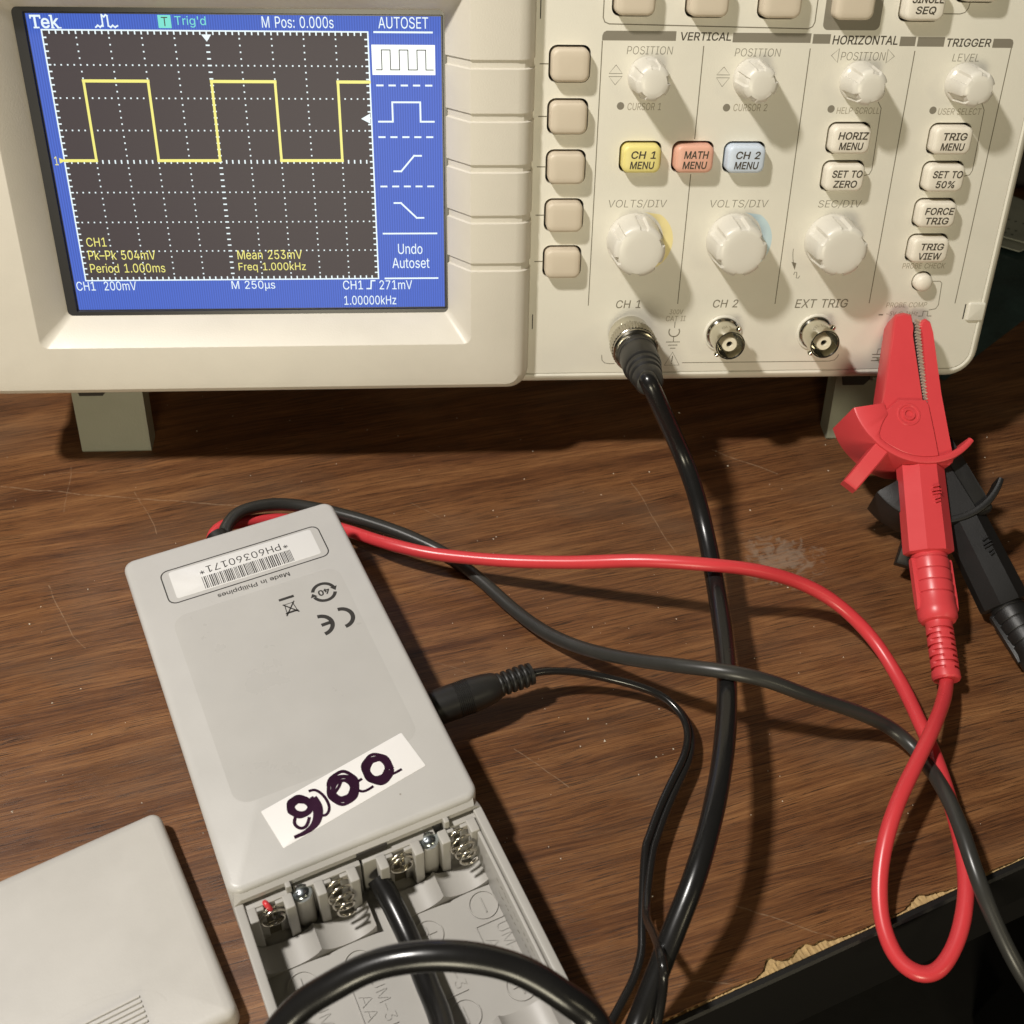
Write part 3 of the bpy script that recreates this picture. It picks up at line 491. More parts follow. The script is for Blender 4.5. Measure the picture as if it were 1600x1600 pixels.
def text(mb, body, u0, v0, u1, v1, z, shear=0.0, bold=0.0, flip=False, rot=0.0, spacing=1.0):
    """letters fitted into the box u0..u1, v0..v1 at height z"""
    glyphs = []
    x = 0.0
    for ch in body:
        if ch == ' ':
            x += 0.26
            continue
        adv, cs_ = GLYPHS[ch]
        if (ch, bold) not in FILLED:
            FILLED[ch, bold] = fill([[(a_ * 400, b_ * 400) for a_, b_ in fatten([(c[i] / 1000, c[i + 1] / 1000) for i in range(0, len(c), 2)], bold)] for c in cs_])
        gv_, gf_ = FILLED[ch, bold]
        glyphs.append(([(x + a_ / 400 + shear * b_ / 400, b_ / 400) for a_, b_ in gv_], gf_))
        x += adv / 1000 * spacing
    xs = [a_ for p, _ in glyphs for a_, b_ in p]
    ys = [b_ for p, _ in glyphs for a_, b_ in p]
    sx = (u1 - u0) / (max(xs) - min(xs))
    sy = (v1 - v0) / (max(ys) - min(ys))
    cx, cy = (max(xs) + min(xs)) / 2, (max(ys) + min(ys)) / 2
    c, s = math.cos(rot), math.sin(rot)
    f = -1 if flip else 1
    for vs, fs in glyphs:
        vs = [((a_ - cx) * sx, (b_ - cy) * sy) for a_, b_ in vs]
        mb.add([((u0 + u1) / 2 + f * (c * x_ - s * y_), (v0 + v1) / 2 + f * (s * x_ + c * y_), z) for x_, y_ in vs], fs)
    return mb


def word(parent, material, body, box_, z, shear=0.0, bold=0.0, flip=False):
    return text(MB(), body, *box_, z, shear, bold, flip).obj('lettering', material, parent)


def plate(mb, outer, holes, z0, z1):
    """flat plate with holes"""
    cu = bpy.data.curves.new('p', 'CURVE')
    cu.dimensions = '2D'
    cu.fill_mode = 'BOTH'
    cu.extrude = (z1 - z0) / 2
    for poly in [outer] + holes:
        sp = cu.splines.new('POLY')
        sp.points.add(len(poly) - 1)
        for i, (x, y) in enumerate(poly):
            sp.points[i].co = (x, y, 0, 1)
        sp.use_cyclic_u = True
    ob = bpy.data.objects.new('p', cu)
    COL.objects.link(ob)
    dg = bpy.context.evaluated_depsgraph_get()
    me = bpy.data.meshes.new_from_object(ob.evaluated_get(dg))
    mb.add([(v.co.x, v.co.y, v.co.z + (z0 + z1) / 2) for v in me.vertices], [tuple(p.vertices) for p in me.polygons])
    bpy.data.objects.remove(ob)
    bpy.data.curves.remove(cu)
    bpy.data.meshes.remove(me)
    return mb

# ================================================================== the desk
def wood():
    m_ = bpy.data.materials.new('walnut_laminate')
    t = NT(m_)
    GA = math.radians(19)
    mm = t.coord((1000, 1000, 1000), -GA)                     # mm, x along the grain
    # gentle waviness of the grain lines
    sep = t.n('ShaderNodeSeparateXYZ')
    t.put(sep.inputs[0], mm)
    wv = t.noise(t.coord((9, 22, 1), -GA), 1.0, 2, 0.5)
    y2 = t.math('MULTIPLY_ADD', wv, 6.0, sep.outputs['Y'])
    cmb = t.n('ShaderNodeCombineXYZ')
    t.put(cmb.inputs[0], sep.outputs['X'])
    t.put(cmb.inputs[1], y2)

    def st(sx, sy, off=0.0):
        mp = t.n('ShaderNodeMapping')
        t.put(mp.inputs['Vector'], cmb.outputs[0])
        mp.inputs['Scale'].default_value = (sx, sy, 1)
        mp.inputs['Location'].default_value = (off, off * 1.7, 0)
        return mp.outputs[0]
    bands = t.noise(st(0.009, 0.13, 3), 1, 4, 0.6)
    streak = t.noise(st(0.028, 1.15, 11), 1, 8, 0.74)
    fine = t.noise(st(0.12, 5.2, 23), 1, 6, 0.72)
    pores = t.noise(st(0.060, 2.8, 41), 1, 6, 0.68)
    hair = t.noise(st(0.045, 6.5, 67), 1, 2, 0.5)
    tone = t.math('ADD', t.math('MULTIPLY', bands, 0.40), t.math('ADD', t.math('MULTIPLY', streak, 0.42), t.math('MULTIPLY', fine, 0.30)))
    base = t.ramp(tone, [(0.42, (0.042, 0.0155, 0.0070)), (0.52, (0.120, 0.0480, 0.0185)), (0.60, (0.205, 0.0890, 0.0330)), (0.71, (0.320, 0.155, 0.060))])
    pm = t.ramp(pores, [(0.405, 1.0), (0.435, 0.0)])
    hm = t.ramp(hair, [(0.38, 1.0), (0.43, 0.0)])
    base = t.mix(t.math('MULTIPLY', pm, 0.80), base, (0.016, 0.0085, 0.005))
    base = t.mix(t.math('MULTIPLY', hm, 0.62), base, (0.030, 0.013, 0.007))
    # warmer and greyer patches of the print
    hue = t.noise(t.coord((14, 30, 1), -GA, (2, 5, 0)), 1.0, 3, 0.6)
    base = t.mix(t.math('MULTIPLY', t.ramp(hue, [(0.5, 0.0), (0.72, 1.0)]), 0.35), base, (0.150, 0.094, 0.056))
    base = t.mix(t.math('MULTIPLY', t.ramp(hue, [(0.28, 1.0), (0.45, 0.0)]), 0.30), base, (0.180, 0.080, 0.032))
    # wear: scratches of their own shape
    raw = t.coord((1000, 1000, 1000))
    sp = t.n('ShaderNodeSeparateXYZ')
    t.put(sp.inputs[0], raw)
    wob = t.math('MULTIPLY_ADD', t.noise(raw, 0.06, 2, 0.5), 3.0, -1.5)
    brk = t.ramp(t.noise(raw, 0.5, 2, 0.6), [(0.38, 0.0), (0.55, 1.0)])
    total = None
    for (ax, ay), (bx_, by_), w, amt in SCRATCH:
        L = math.hypot(bx_ - ax, by_ - ay)
        dx, dy = (bx_ - ax) / L, (by_ - ay) / L
        # along and across coordinates
        al = t.math('ADD', t.math('MULTIPLY', t.math('SUBTRACT', sp.outputs['X'], ax), dx), t.math('MULTIPLY', t.math('SUBTRACT', sp.outputs['Y'], ay), dy))
        ac = t.math('ADD', t.math('MULTIPLY', t.math('SUBTRACT', sp.outputs['X'], ax), -dy), t.math('MULTIPLY', t.math('SUBTRACT', sp.outputs['Y'], ay), dx))
        ac = t.math('ABSOLUTE', t.math('ADD', ac, wob))
        line = t.math('SUBTRACT', 1.0, t.math('DIVIDE', ac, w * 0.7), clamp=True)
        inr = t.math('MULTIPLY', t.math('GREATER_THAN', al, 0.0), t.math('LESS_THAN', al, L))
        s_ = t.math('MULTIPLY', t.math('MULTIPLY', line, inr), amt * 0.72)
        total = s_ if total is None else t.math('MAXIMUM', total, s_)
    total = t.math('MULTIPLY', total, t.math('MULTIPLY_ADD', brk, 0.75, 0.25))
    base = t.mix(total, base, (0.42, 0.30, 0.19))
    # the pale dried splash beside the red lead
    rx = t.math('DIVIDE', t.math('SUBTRACT', sp.outputs['X'], 90.0), 19.0)
    ry = t.math('DIVIDE', t.math('SUBTRACT', sp.outputs['Y'], 255.0), 15.0)
    rad = t.math('SQRT', t.math('ADD', t.math('MULTIPLY', rx, rx), t.math('MULTIPLY', ry, ry)))
    msk = t.math('SUBTRACT', 1.0, rad, clamp=True)
    bl = t.noise(raw, 0.21, 4, 0.55, 1.2)
    splash = t.ramp(t.math('MULTIPLY_ADD', msk, 0.30, bl), [(0.60, 0.0), (0.76, 1.0)])
    splash = t.math('MULTIPLY', splash, t.ramp(msk, [(0.0, 0.0), (0.18, 1.0)]))
    base = t.mix(t.math('MULTIPLY', splash, 0.40), base, (0.30, 0.245, 0.185))
    t.put(t.b.inputs['Base Color'], base)
    ro = t.math('MULTIPLY_ADD', t.noise(raw, 0.05, 4, 0.65), 0.24, 0.27)
    t.put(t.b.inputs['Roughness'], t.math('ADD', ro, t.math('MULTIPLY', splash, 0.3)))
    t.b.inputs['Specular IOR Level'].default_value = 0.42
    t.bump(t.math('SUBTRACT', t.math('MULTIPLY', fine, 0.5), t.math('MULTIPLY', pm, 0.6)), 0.25, 0.00012)
    MATS['walnut_laminate'] = m_


SCRATCH = [((-174.3, 268.7), (-88.7, 265.6), 0.45, 0.62), ((-153.9, 280.2), (-149.5, 258.9), 0.30, 0.5), ((-128.5, 270.1), (-116.5, 251.0), 0.32, 0.5),
           ((-144.8, 227.1), (-130.8, 207.7), 0.34, 0.6), ((-130.8, 207.7), (-125.8, 203.9), 0.30, 0.5), ((41.0, 287.3), (54.7, 254.1), 0.36, 0.6),
           ((71.2, 305.6), (93.7, 294.6), 0.40, 0.8), ((3.9, 176.3), (19.8, 164.9), 0.32, 0.6), ((62.8, 133.0), (89.6, 125.1), 0.34, 0.55),
           ((114.0, 156.5), (97.5, 152.2), 0.45, 0.7), ((-35.1, 271.5), (-21.4, 263.4), 0.30, 0.45), ((-160.0, 276.0), (-128.0, 281.0), 0.26, 0.35),
           ((25.0, 206.0), (34.0, 202.0), 0.28, 0.5), ((50.0, 113.0), (60.0, 112.5), 0.28, 0.6), ((-20.0, 205.5), (-8.0, 201.0), 0.25, 0.4)]
wood()

desk = thing('desk', 'walnut-look laminate desk top with worn black-banded front edge and tan chips', 'desk')
ED = Vector((math.cos(math.radians(25.6)), math.sin(math.radians(25.6))))
EN = Vector((math.sin(math.radians(25.6)), -math.cos(math.radians(25.6))))     # out of the front edge
E0 = Vector((42.9, 103.0))


def edge_pt(a, out=0.0):
    p = E0 + ED * a + EN * out
    return (p.x, p.y)


# laminate: ragged front edge, with the chips measured along the edge
CHIPS = [(26.0, 28.4, 1.0), (28.0, 32.4, 3.6), (32.4, 36.6, 1.0), (36.0, 43.5, 2.6), (43.5, 47.5, 1.8), (48.5, 53.0, 0.5), (71.5, 78.5, 2.2), (78.5, 82.5, 0.8), (92, 97, 0.4)]
front = []
dprev = 0.5
a = -700.0
while a < 600:
    fine_ = -25 < a < 140
    if fine_:
        d = 0.35 + 0.5 * random.random()
        for c0, c1, dep in CHIPS:
            if c0 <= a <= c1:
                d += dep * (0.72 + 0.5 * random.random()) * min(1.0, 0.35 + 2.2 * min(a - c0, c1 - a) / (c1 - c0))
        dprev = d = 0.74 * dprev + 0.26 * d
        front.append(edge_pt(a, -d))
        a += 0.45 + 0.3 * random.random()
    else:
        front.append(edge_pt(a, -0.5))
        a += 25.0
back = [edge_pt(600, -900), edge_pt(-700, -900)]
lam = MB()
poly = front + back
lam.add([(x, y, 0.0) for x, y in poly] + [(x, y, -0.8) for x, y in front], [tuple(range(len(poly)))] +
        [(i, i + 1, len(poly) + i + 1, len(poly) + i) for i in range(len(front) - 1)])
lam.obj('laminate', 'walnut_laminate', desk, angle=20)
core = MB()
cp = [edge_pt(-700, -0.15), edge_pt(600, -0.15), edge_pt(600, -899), edge_pt(-700, -899)]
# a slightly crumbled core surface near the edge strip
na, nb = 330, 7
rows = []
for j in range(nb):
    row = []
    for i in range(na):
        x, y = edge_pt(-30 + 175 * i / (na - 1), -0.12 - 6.0 * j / (nb - 1))
        row.append((x, y, -0.75 - 0.75 * random.random() * (1 if 0 < j < nb - 1 else 0.3)))
    rows.append(row)
core.add([p for r_ in rows for p in r_], [(j * na + i, j * na + i + 1, (j + 1) * na + i + 1, (j + 1) * na + i) for j in range(nb - 1) for i in range(na - 1)])
core.obj('exposed_core', 'particle_board', desk, angle=15)
slab = MB()
slab.prism(cp, -29.0, -1.7)
slab.obj('core_board', 'particle_board', desk)
band = MB()
prof = [(0.0, -1.0), (1.2, -1.05), (1.9, -1.6), (2.1, -2.6), (2.1, -28.5), (1.6, -29.6), (0.0, -29.8)]
band.loft([[(*edge_pt(aa, o_), z_) for o_, z_ in prof] for aa in [-700 + 20 * k for k in range(66)]], True, True)
band.obj('edge_band', 'edge_band', desk)
# lower rail of the desk, set back under the edge
rail = MB()
rail.prism([edge_pt(-700, -6), edge_pt(600, -6), edge_pt(600, -26), edge_pt(-700, -26)], -85, -29.2)
rail.obj('rail', 'edge_band', desk)
for aa in (-560, 470):
    for bb in (-60, -840):
        lg = MB()
        c0 = edge_pt(aa, bb)
        lg.prism([(c0[0] - 22, c0[1] - 22), (c0[0] + 22, c0[1] - 22), (c0[0] + 22, c0[1] + 22), (c0[0] - 22, c0[1] + 22)], -719, -29.2)
        lg.obj('leg', 'edge_band', desk)

fl = MB()
fl.quad(-3000, -2500, 3000, 3500, -720)
tag(fl.obj('floor', 'floor_dark'), 'dark floor below the desk edge', None, kind='structure')

# crumbs and dust on the laminate
cr = MB()
for k in range(260):
    if k < 200:
        x, y = random.uniform(-190, 215), random.uniform(110, 330)
    else:
        x, y = random.gauss(30, 40), random.gauss(200, 35)
    if (Vector((x, y)) - E0).dot(EN) > -4:
        continue
    s_ = random.choice((0.13, 0.16, 0.2, 0.24, 0.3, 0.42 if k % 7 == 0 else 0.2))
    a = random.random() * 6.28
    b_ = len(cr.v)
    pts = [(x + s_ * math.cos(a + q * 2.1) * random.uniform(.6, 1.4), y + s_ * math.sin(a + q * 2.1) * random.uniform(.6, 1.4), 0.01) for q in range(3)]
    cr.add(pts + [(x, y, s_ * 1.1)], [(0, 1, 3), (1, 2, 3), (2, 0, 3), (0, 2, 1)])
tag(cr.obj('crumbs', 'crumb_white', None, angle=10), 'pale crumbs and dust specks scattered over the wood-look desk top', 'crumbs', kind='stuff')

# ================================================================== the oscilloscope
# panel frame: u right, v up the panel, d out of the panel; origin at the screen's lower left corner
PO = Vector((-139.59, 290.574, 59.952))
PX, PY, PN = Vector((0.99501, 0.09980, 0)), Vector((-0.02755, 0.27467, 0.96115)), Vector((0.09592, -0.95635, 0.27604))
pm = Matrix.Identity(4)
for i in range(3):
    pm[i][0], pm[i][1], pm[i][2], pm[i][3] = PX[i], PY[i], PN[i], PO[i] * S


def panel(u, v, d):
    return PO + PX * u + PY * v + PN * d


scope = thing('oscilloscope', 'beige bench oscilloscope with lit blue screen, knobs and button panel', 'oscilloscope', pm)
PD = 4.0           # control panel face

# ---- case behind the front
cs = MB()
C0 = (-31.5, -26.3, 295.8, 127.0)


def crng(ins, d, r_=10.0):
    return [(x, y, d) for x, y in rrect(C0[0] + ins, C0[1] + ins, C0[2] - ins, C0[3] - ins, max(1.0, r_ - ins), 8)]


cs.loft([crng(4.4, 3.2), crng(3.9, 4.1), crng(3.4, 4.25), crng(2.6, 4.05), crng(1.7, 3.3), crng(0.9, 2.1), crng(0.3, 0.4), crng(0, -2), crng(0, -30), crng(1.5, -31), crng(2.0, -112), crng(6, -116)], False, True)
cs.obj('case', 'scope_plastic', scope, angle=30)

# ---- control panel with real openings for the buttons
SOFT = [(152.1, 74.5 - 14.63 * i) for i in range(5)]
TOPB = [(169.7, 92.6), (190.6, 92.4), (211.5, 92.2)]
BTN = []           # name, u, v, w, h, height, material, lettering, text rise
for u, v in SOFT:
    BTN.append((u, v, 11.0, 9.1, 3.5, 'button_tan', None))
for u, v in TOPB:
    BTN.append((u, v, 11.2, 9.4, 4.2, 'button_tan', None))
BTN.append((232.6, 92.0, 11.4, 9.6, 4.2, 'button_tan', None))
BTN.append((253.2, 91.6, 11.6, 9.0, 3.9, 'button_ivory', ('SINGLE', 'SEQ')))
BTN.append((269.0, 96.8, 11.6, 9.0, 3.9, 'button_ivory', None))
BTN += [(174.6, 48.2, 11.6, 8.2, 3.7, 'button_yellow', ('CH 1', 'MENU')), (190.6, 48.2, 11.6, 8.2, 3.7, 'button_red', ('MATH', 'MENU')),
        (206.4, 48.1, 11.6, 8.2, 3.7, 'button_blue', ('CH 2', 'MENU')),
        (237.8, 53.8, 12.0, 8.2, 3.7, 'button_ivory', ('HORIZ', 'MENU')), (237.8, 42.5, 12.0, 8.2, 3.7, 'button_ivory', ('SET TO', 'ZERO')),
        (269.3, 53.6, 12.0, 8.2, 3.7, 'button_ivory', ('TRIG', 'MENU')), (269.4, 42.3, 12.0, 8.2, 3.7, 'button_ivory', ('SET TO', '50%')),
        (269.2, 31.0, 12.0, 8.0, 3.7, 'button_ivory', ('FORCE', 'TRIG')), (269.2, 19.7, 12.0, 8.0, 3.7, 'button_ivory', ('TRIG', 'VIEW'))]
GAP = 0.62
holes = [rrect(u - w / 2 - GAP, v - h / 2 - GAP, u + w / 2 + GAP, v + h / 2 + GAP, 2.4) for u, v, w, h, *_ in BTN]
holes.append(circle(269.9, 8.6, 3.35, 24))
cp_ = MB()
plate(cp_, rrect(137, -22.0, 291.6, 123, 6), holes, 0.9, PD)
ctrl = cp_.obj('control_panel', 'scope_plastic', scope, angle=30)
bk = MB()
bk.quad(138, -21, 290, 122, 0.8)
bk.obj('panel_backing', 'gap_dark', scope)  # dark sheet: shade down the button gaps is put into its colour


def button(u, v, w, h, hh, material, words):
    mb = MB()

    def rg(ins, d, r_=2.0):
        return [(x, y, d) for x, y in rrect(u - w / 2 + ins, v - h / 2 + ins, u + w / 2 - ins, v + h / 2 - ins, max(0.4, r_ - ins * 0.6), 5)]
    T_ = PD + hh
    mb.loft([rg(0, 0.9), rg(0.02, T_ - 1.0), rg(0.14, T_ - 0.55), rg(0.42, T_ - 0.2), rg(0.9, T_ - 0.02), rg(2.2, T_ + 0.06)], True, True)
    b = mb.obj('button', material, scope, angle=50, at=(u, v, PD))
    if words:
        z = hh + 0.11
        n = [max(len(words[0]), 3.2), max(len(words[1]), 3.2)]
        wd = [min(9.4, 1.86 * n[0]), min(9.4, 1.86 * n[1])]
        word(b, 'ink_dark', words[0], (-wd[0] / 2 + 0.35, 0.25, wd[0] / 2 + 0.35, 2.5), z, 0.14, 0.016)
        word(b, 'ink_dark', words[1], (-wd[1] / 2 + 0.1, -2.75, wd[1] / 2 + 0.1, -0.55), z, 0.14, 0.016)
    return b


for spec in BTN:
    button(*spec)
pc = MB()
pc.lathe([(2.9, 0.9), (2.9, PD + 1.9), (2.6, PD + 2.6), (1.8, PD + 3.1), (0.6, PD + 3.3)], (269.9, 8.6, 0), (0, 0, 1), 28)
pc.obj('button', 'button_ivory', scope, angle=50)


# ---- knobs
def knob(name, u, v, r0, r1, h, notches, phase, depth, wd):
    mb = MB()

    def fn(a, r_, hh):
        if hh < 2.0 or r_ < r1 * 0.86:
            return r_
        k = (a - phase) / (2 * PI / notches)
        f = abs(k - round(k)) * 360 / notches
        s_ = max(0.0, min(1.0, (wd - f) / 1.6))
        return r_ - depth * s_ * min(1.0, (hh - 2.0) / 0.5)
    pr_ = [(r0, 0.05), (r0, 0.5), (r0 - 0.05, 1.9), (r0 - 0.1, 2.1), (r0 - 0.15, 2.6)]
    for k in range(1, 6):
        pr_.append((r0 - 0.15 + (r1 - r0 + 0.15) * k / 5, 2.6 + (h - 3.9) * k / 5))
    pr_ += [(r1 - 0.16, h - 0.95), (r1 - 0.55, h - 0.5), (r1 - 1.2, h - 0.18), (r1 - 2.1, h - 0.02), (r1 * 0.5, h + 0.05), (0.3, h + 0.05)]
    mb.lathe(pr_, (0, 0, 0), (0, 0, 1), 120, fn)
    o = mb.obj(name, 'knob_ivory', scope, angle=38)
    o.location = Vector((u, v, PD)) * S
    return o


SM = [(175.0, 71.0), (206.2, 70.7), (238.3, 70.1), (270.4, 69.7)]
for i, (u, v) in enumerate(SM):
    knob('position_knob', u, v, 5.75, 5.05, 11.4, 5, (2.75, 2.95, 2.55, 2.55)[i], 0.62, 15)
BG = [(174.4, 22.6), (206.0, 22.4), (237.6, 22.2)]
for i, (u, v) in enumerate(BG):
    knob('scale_knob', u, v, 8.55, 7.9, 12.6, 6, (2.5, 2.62, 2.62)[i], 0.8, 10)

# ---- printing on the panel
Z1, Z2 = PD + 0.012, PD + 0.024
for w_, b_ in (('VERTICAL', (183.9, 81.0, 198.7, 83.3)), ('HORIZONTAL', (228.7, 80.2, 248.2, 82.7)), ('TRIGGER', (262.9, 79.8, 276.3, 82.1))):
    word(ctrl, 'ink_dark', w_, b_, Z2, 0.1, 0.012)
for w_, b_, sh in (('POSITION', (168.6, 77.2, 182.0, 79.4), .1), ('POSITION', (200.3, 76.8, 213.8, 79.0), .1), ('POSITION', (231.9, 75.9, 245.2, 78.2), .1), ('LEVEL', (265.6, 75.8, 273.7, 77.9), .1),
                   ('VOLTS/DIV', (165.9, 32.6, 184.0, 35.3), .12), ('VOLTS/DIV', (197.6, 32.5, 215.9, 35.2), .12), ('SEC/DIV', (231.8, 32.4, 245.6, 35.0), .12)):
    word(ctrl, 'ink_grey', w_, b_, Z2, sh, -0.010)
for w_, b_ in (('CH 1', (170.2, 0.3, 178.2, 3.0)), ('CH 2', (201.9, 0.2, 210.2, 2.9)), ('EXT TRIG', (229.1, -0.2, 246.7, 2.8))):
    word(ctrl, 'ink_grey', w_, b_, Z2, 0.14, 0.004)
for w_, b_ in (('CURSOR 1', (169.8, 61.7, 179.8, 63.8)), ('CURSOR 2', (201.6, 61.5, 211.8, 63.6)), ('HELP SCROLL', (233.1, 60.8, 246.2, 62.7)), ('USER SELECT', (264.4, 60.6, 277.8, 62.5)),
               ('300V', (187.9, -1.9, 192.4, -0.3)), ('CAT II', (186.9, -4.3, 193.4, -2.5)), ('PROBE CHECK', (262.6, 12.8, 276.8, 14.6)), ('PROBE COMP', (259.7, -0.3, 273.4, 1.4)), ('~5V @ 1kHz', (260.2, -3.5, 270.9, -1.7))):
    word(ctrl, 'ink_faint', w_, b_, Z2, 0.1, 0.0)

for u0, v0, u1, v1 in ((162.4, 80.9, 182.6, 83.5), (199.2, 80.6, 222.2, 83.2), (222.8, 80.4, 228.0, 83.0), (248.8, 79.9, 253.5, 82.5), (254.1, 79.8, 262.2, 82.4), (276.9, 79.6, 281.9, 82.1)):
    MB().quad(u0, v0, u1, v1, Z1).obj('heading_bar', 'ink_bar', ctrl)
bars = MB()
bars.add([(162.4, 80.9, Z1), (162.4, 83.5, Z1), (161.6, 83.1, Z1), (161.2, 82.2, Z1), (161.2, 80.9, Z1)], [(0, 1, 2, 3, 4)])
bars.obj('heading_bar', 'ink_bar', ctrl)
bars = MB()
bars.add([(281.9, 79.6, Z1), (281.9, 82.1, Z1), (282.7, 81.8, Z1), (283.1, 81.0, Z1), (283.1, 79.6, Z1)], [(0, 1, 2, 3, 4)])
bars.obj('heading_bar', 'ink_bar', ctrl)
bars = MB()
# plate round the AUTOSET style key
bars.add([(x, y, Z1) for x, y in rrect(225.2, 84.1, 242.0, 101, 1.6)], [tuple(range(24))])
bars.obj('key_surround', 'ink_bar', ctrl)

def line(pts, w=0.28):
    MB().ribbon(pts, w, Z2).obj('panel_line', 'ink_grey', ctrl)


line([(161.3, 80.8), (161.2, 1.3)])
line([(190.9, 79.6), (190.8, 53.4)])
line([(190.6, 43.0), (190.3, 1.6)])
for u, a_, b_ in ((222.4, 79.1, 1.3), (253.8, 78.6, 1.2), (282.8, 79.6, 0.9)):
    line([(u, a_), (u, b_)])
for u, v in SOFT:
    line([(143.4, v), (u - 6.0, v)], 0.3)
# group outline round the top row
line([(161.2, 100), (161.2, 87.0), (161.7, 85.8), (163.0, 85.3), (221.0, 84.4), (222.2, 85.0), (222.7, 86.2), (222.7, 100)], 0.3)
line([(259.4, 88.7), (265.2, 88.7), (266.6, 89.1), (267.4, 90.3), (267.6, 92.2)], 0.26)
for c_ in ((165.7, 74.3, 71.95, 71.1, 68.8), (197.5, 73.9, 71.7, 70.9, 68.4)):
    u, a_, b_, c2, d2 = c_
    line([(u - 1.95, b_), (u + 1.95, b_), (u, a_), (u - 1.95, b_)], 0.22)
    line([(u - 1.95, c2), (u + 1.95, c2), (u, d2), (u - 1.95, c2)], 0.22)
line([(229.0, 77.2), (231.1, 79.1), (231.1, 75.3), (229.0, 77.2)], 0.22)
line([(247.9, 77.1), (245.7, 79.0), (245.7, 75.2), (247.9, 77.1)], 0.22)
# brackets from the level knobs to the set-to keys
line([(245.2, 64.5), (246.6, 62.5), (247.0, 44.2), (246.4, 42.9), (244.8, 42.5), (244.0, 42.5)], 0.24)
line([(277.4, 64.0), (278.6, 62.0), (279.0, 44.0), (278.4, 42.7), (276.8, 42.3), (275.8, 42.3)], 0.24)
line([(273.2, 8.5), (276.2, 8.5), (276.9, 7.8), (277.3, 0.4), (276.6, -0.9), (274.4, -1.3)], 0.24)
# line under the input row
line([(166.5, -15.8), (166.7, -17.6), (167.6, -18.6), (169.2, -18.9), (171.0, -18.9)], 0.24)
line([(193.6, -18.9), (243.6, -19.0), (245.4, -18.6), (246.3, -17.4), (246.5, -16.6)], 0.24)
# earth and warning marks
line([(190.0, -4.4), (190.0, -6.6)], 0.24)
line([(190.0, -9.4), (190.0, -11.4)], 0.24)
line([(187.6, -11.5), (192.2, -11.5)], 0.26)
line([(188.4, -12.6), (191.5, -12.6)], 0.26)
line([(189.1, -13.7), (190.9, -13.7)], 0.26)
line([(190.0 + 1.75 * math.cos(PI * (0.82 + 1.36 * k / 16)), -7.9 + 1.75 * math.sin(PI * (0.82 + 1.36 * k / 16))) for k in range(17)], 0.36)
line([(187.7, -19.7), (192.7, -19.7), (190.1, -15.1), (187.7, -19.7)], 0.24)
line([(190.2, -16.4), (190.1, -18.5)], 0.34)
line([(190.1, -18.9), (190.1, -19.25)], 0.34)
# square-wave and earth marks by the probe terminals
line([(271.2, -3.4), (272.6, -3.4), (272.6, -1.7), (274.2, -1.7), (274.2, -3.4), (275.7, -3.4)], 0.26)
line([(257.7, -2.8), (259.2, -2.8)], 0.4)
line([(258.0, -19.0), (262.6, -19.0)], 0.3)
line([(258.3, -17.9), (262.6, -17.9)], 0.3)
line([(258.0, -16.8), (262.6, -16.8)], 0.3)
line([(259.6, -16.8), (259.8, -14.9), (262.0, -14.6)], 0.24)
ar = MB()
ar.ribbon([(225.9, 19.6), (225.9, 18.4), (226.2, 16.4), (226.6, 14.9)], 0.2, Z2)
ar.add([(225.9, 15.3, Z2), (227.5, 14.9, Z2), (227.3, 12.6, Z2)], [(0, 1, 2)])
ar.ribbon([(227.2, 11.0), (227.4, 11.9), (228.1, 11.9), (228.2, 11.0), (228.2, 10.0), (228.9, 9.9), (229.2, 10.7)], 0.22, Z2)
ar.obj('rotary_mark', 'ink_grey', ctrl)
dt = MB()
for u, v in ((167.7, 62.9), (199.5, 62.5), (231.3, 62.2), (262.7, 61.9)):
    dt.add([(x, y, Z2) for x, y in circle(u, v, 1.1, 20)], [tuple(range(20))])
    dt.obj('indicator_dot', 'ink_bar', ctrl)
    dt = MB()


def crescent(u, v, material):
    mb = MB()
    n = 26
    outer = [(u + 2.6 + 9.9 * math.cos(a), v - 0.3 + 9.9 * math.sin(a), Z1) for a in [math.radians(-58 + 116 * k / n) for k in range(n + 1)]]
    inner = [(u + 0.4 + 8.9 * math.cos(a), v + 9.2 * math.sin(a), Z1) for a in [math.radians(-66 + 140 * k / n) for k in range(n + 1)]]
    mb.add(outer + inner, [(i, i + 1, n + 2 + i, n + 1 + i) for i in range(n)])
    mb.obj('channel_mark', material, ctrl)


crescent(174.4, 22.6, 'ink_yellow')
crescent(206.0, 22.4, 'ink_blue')


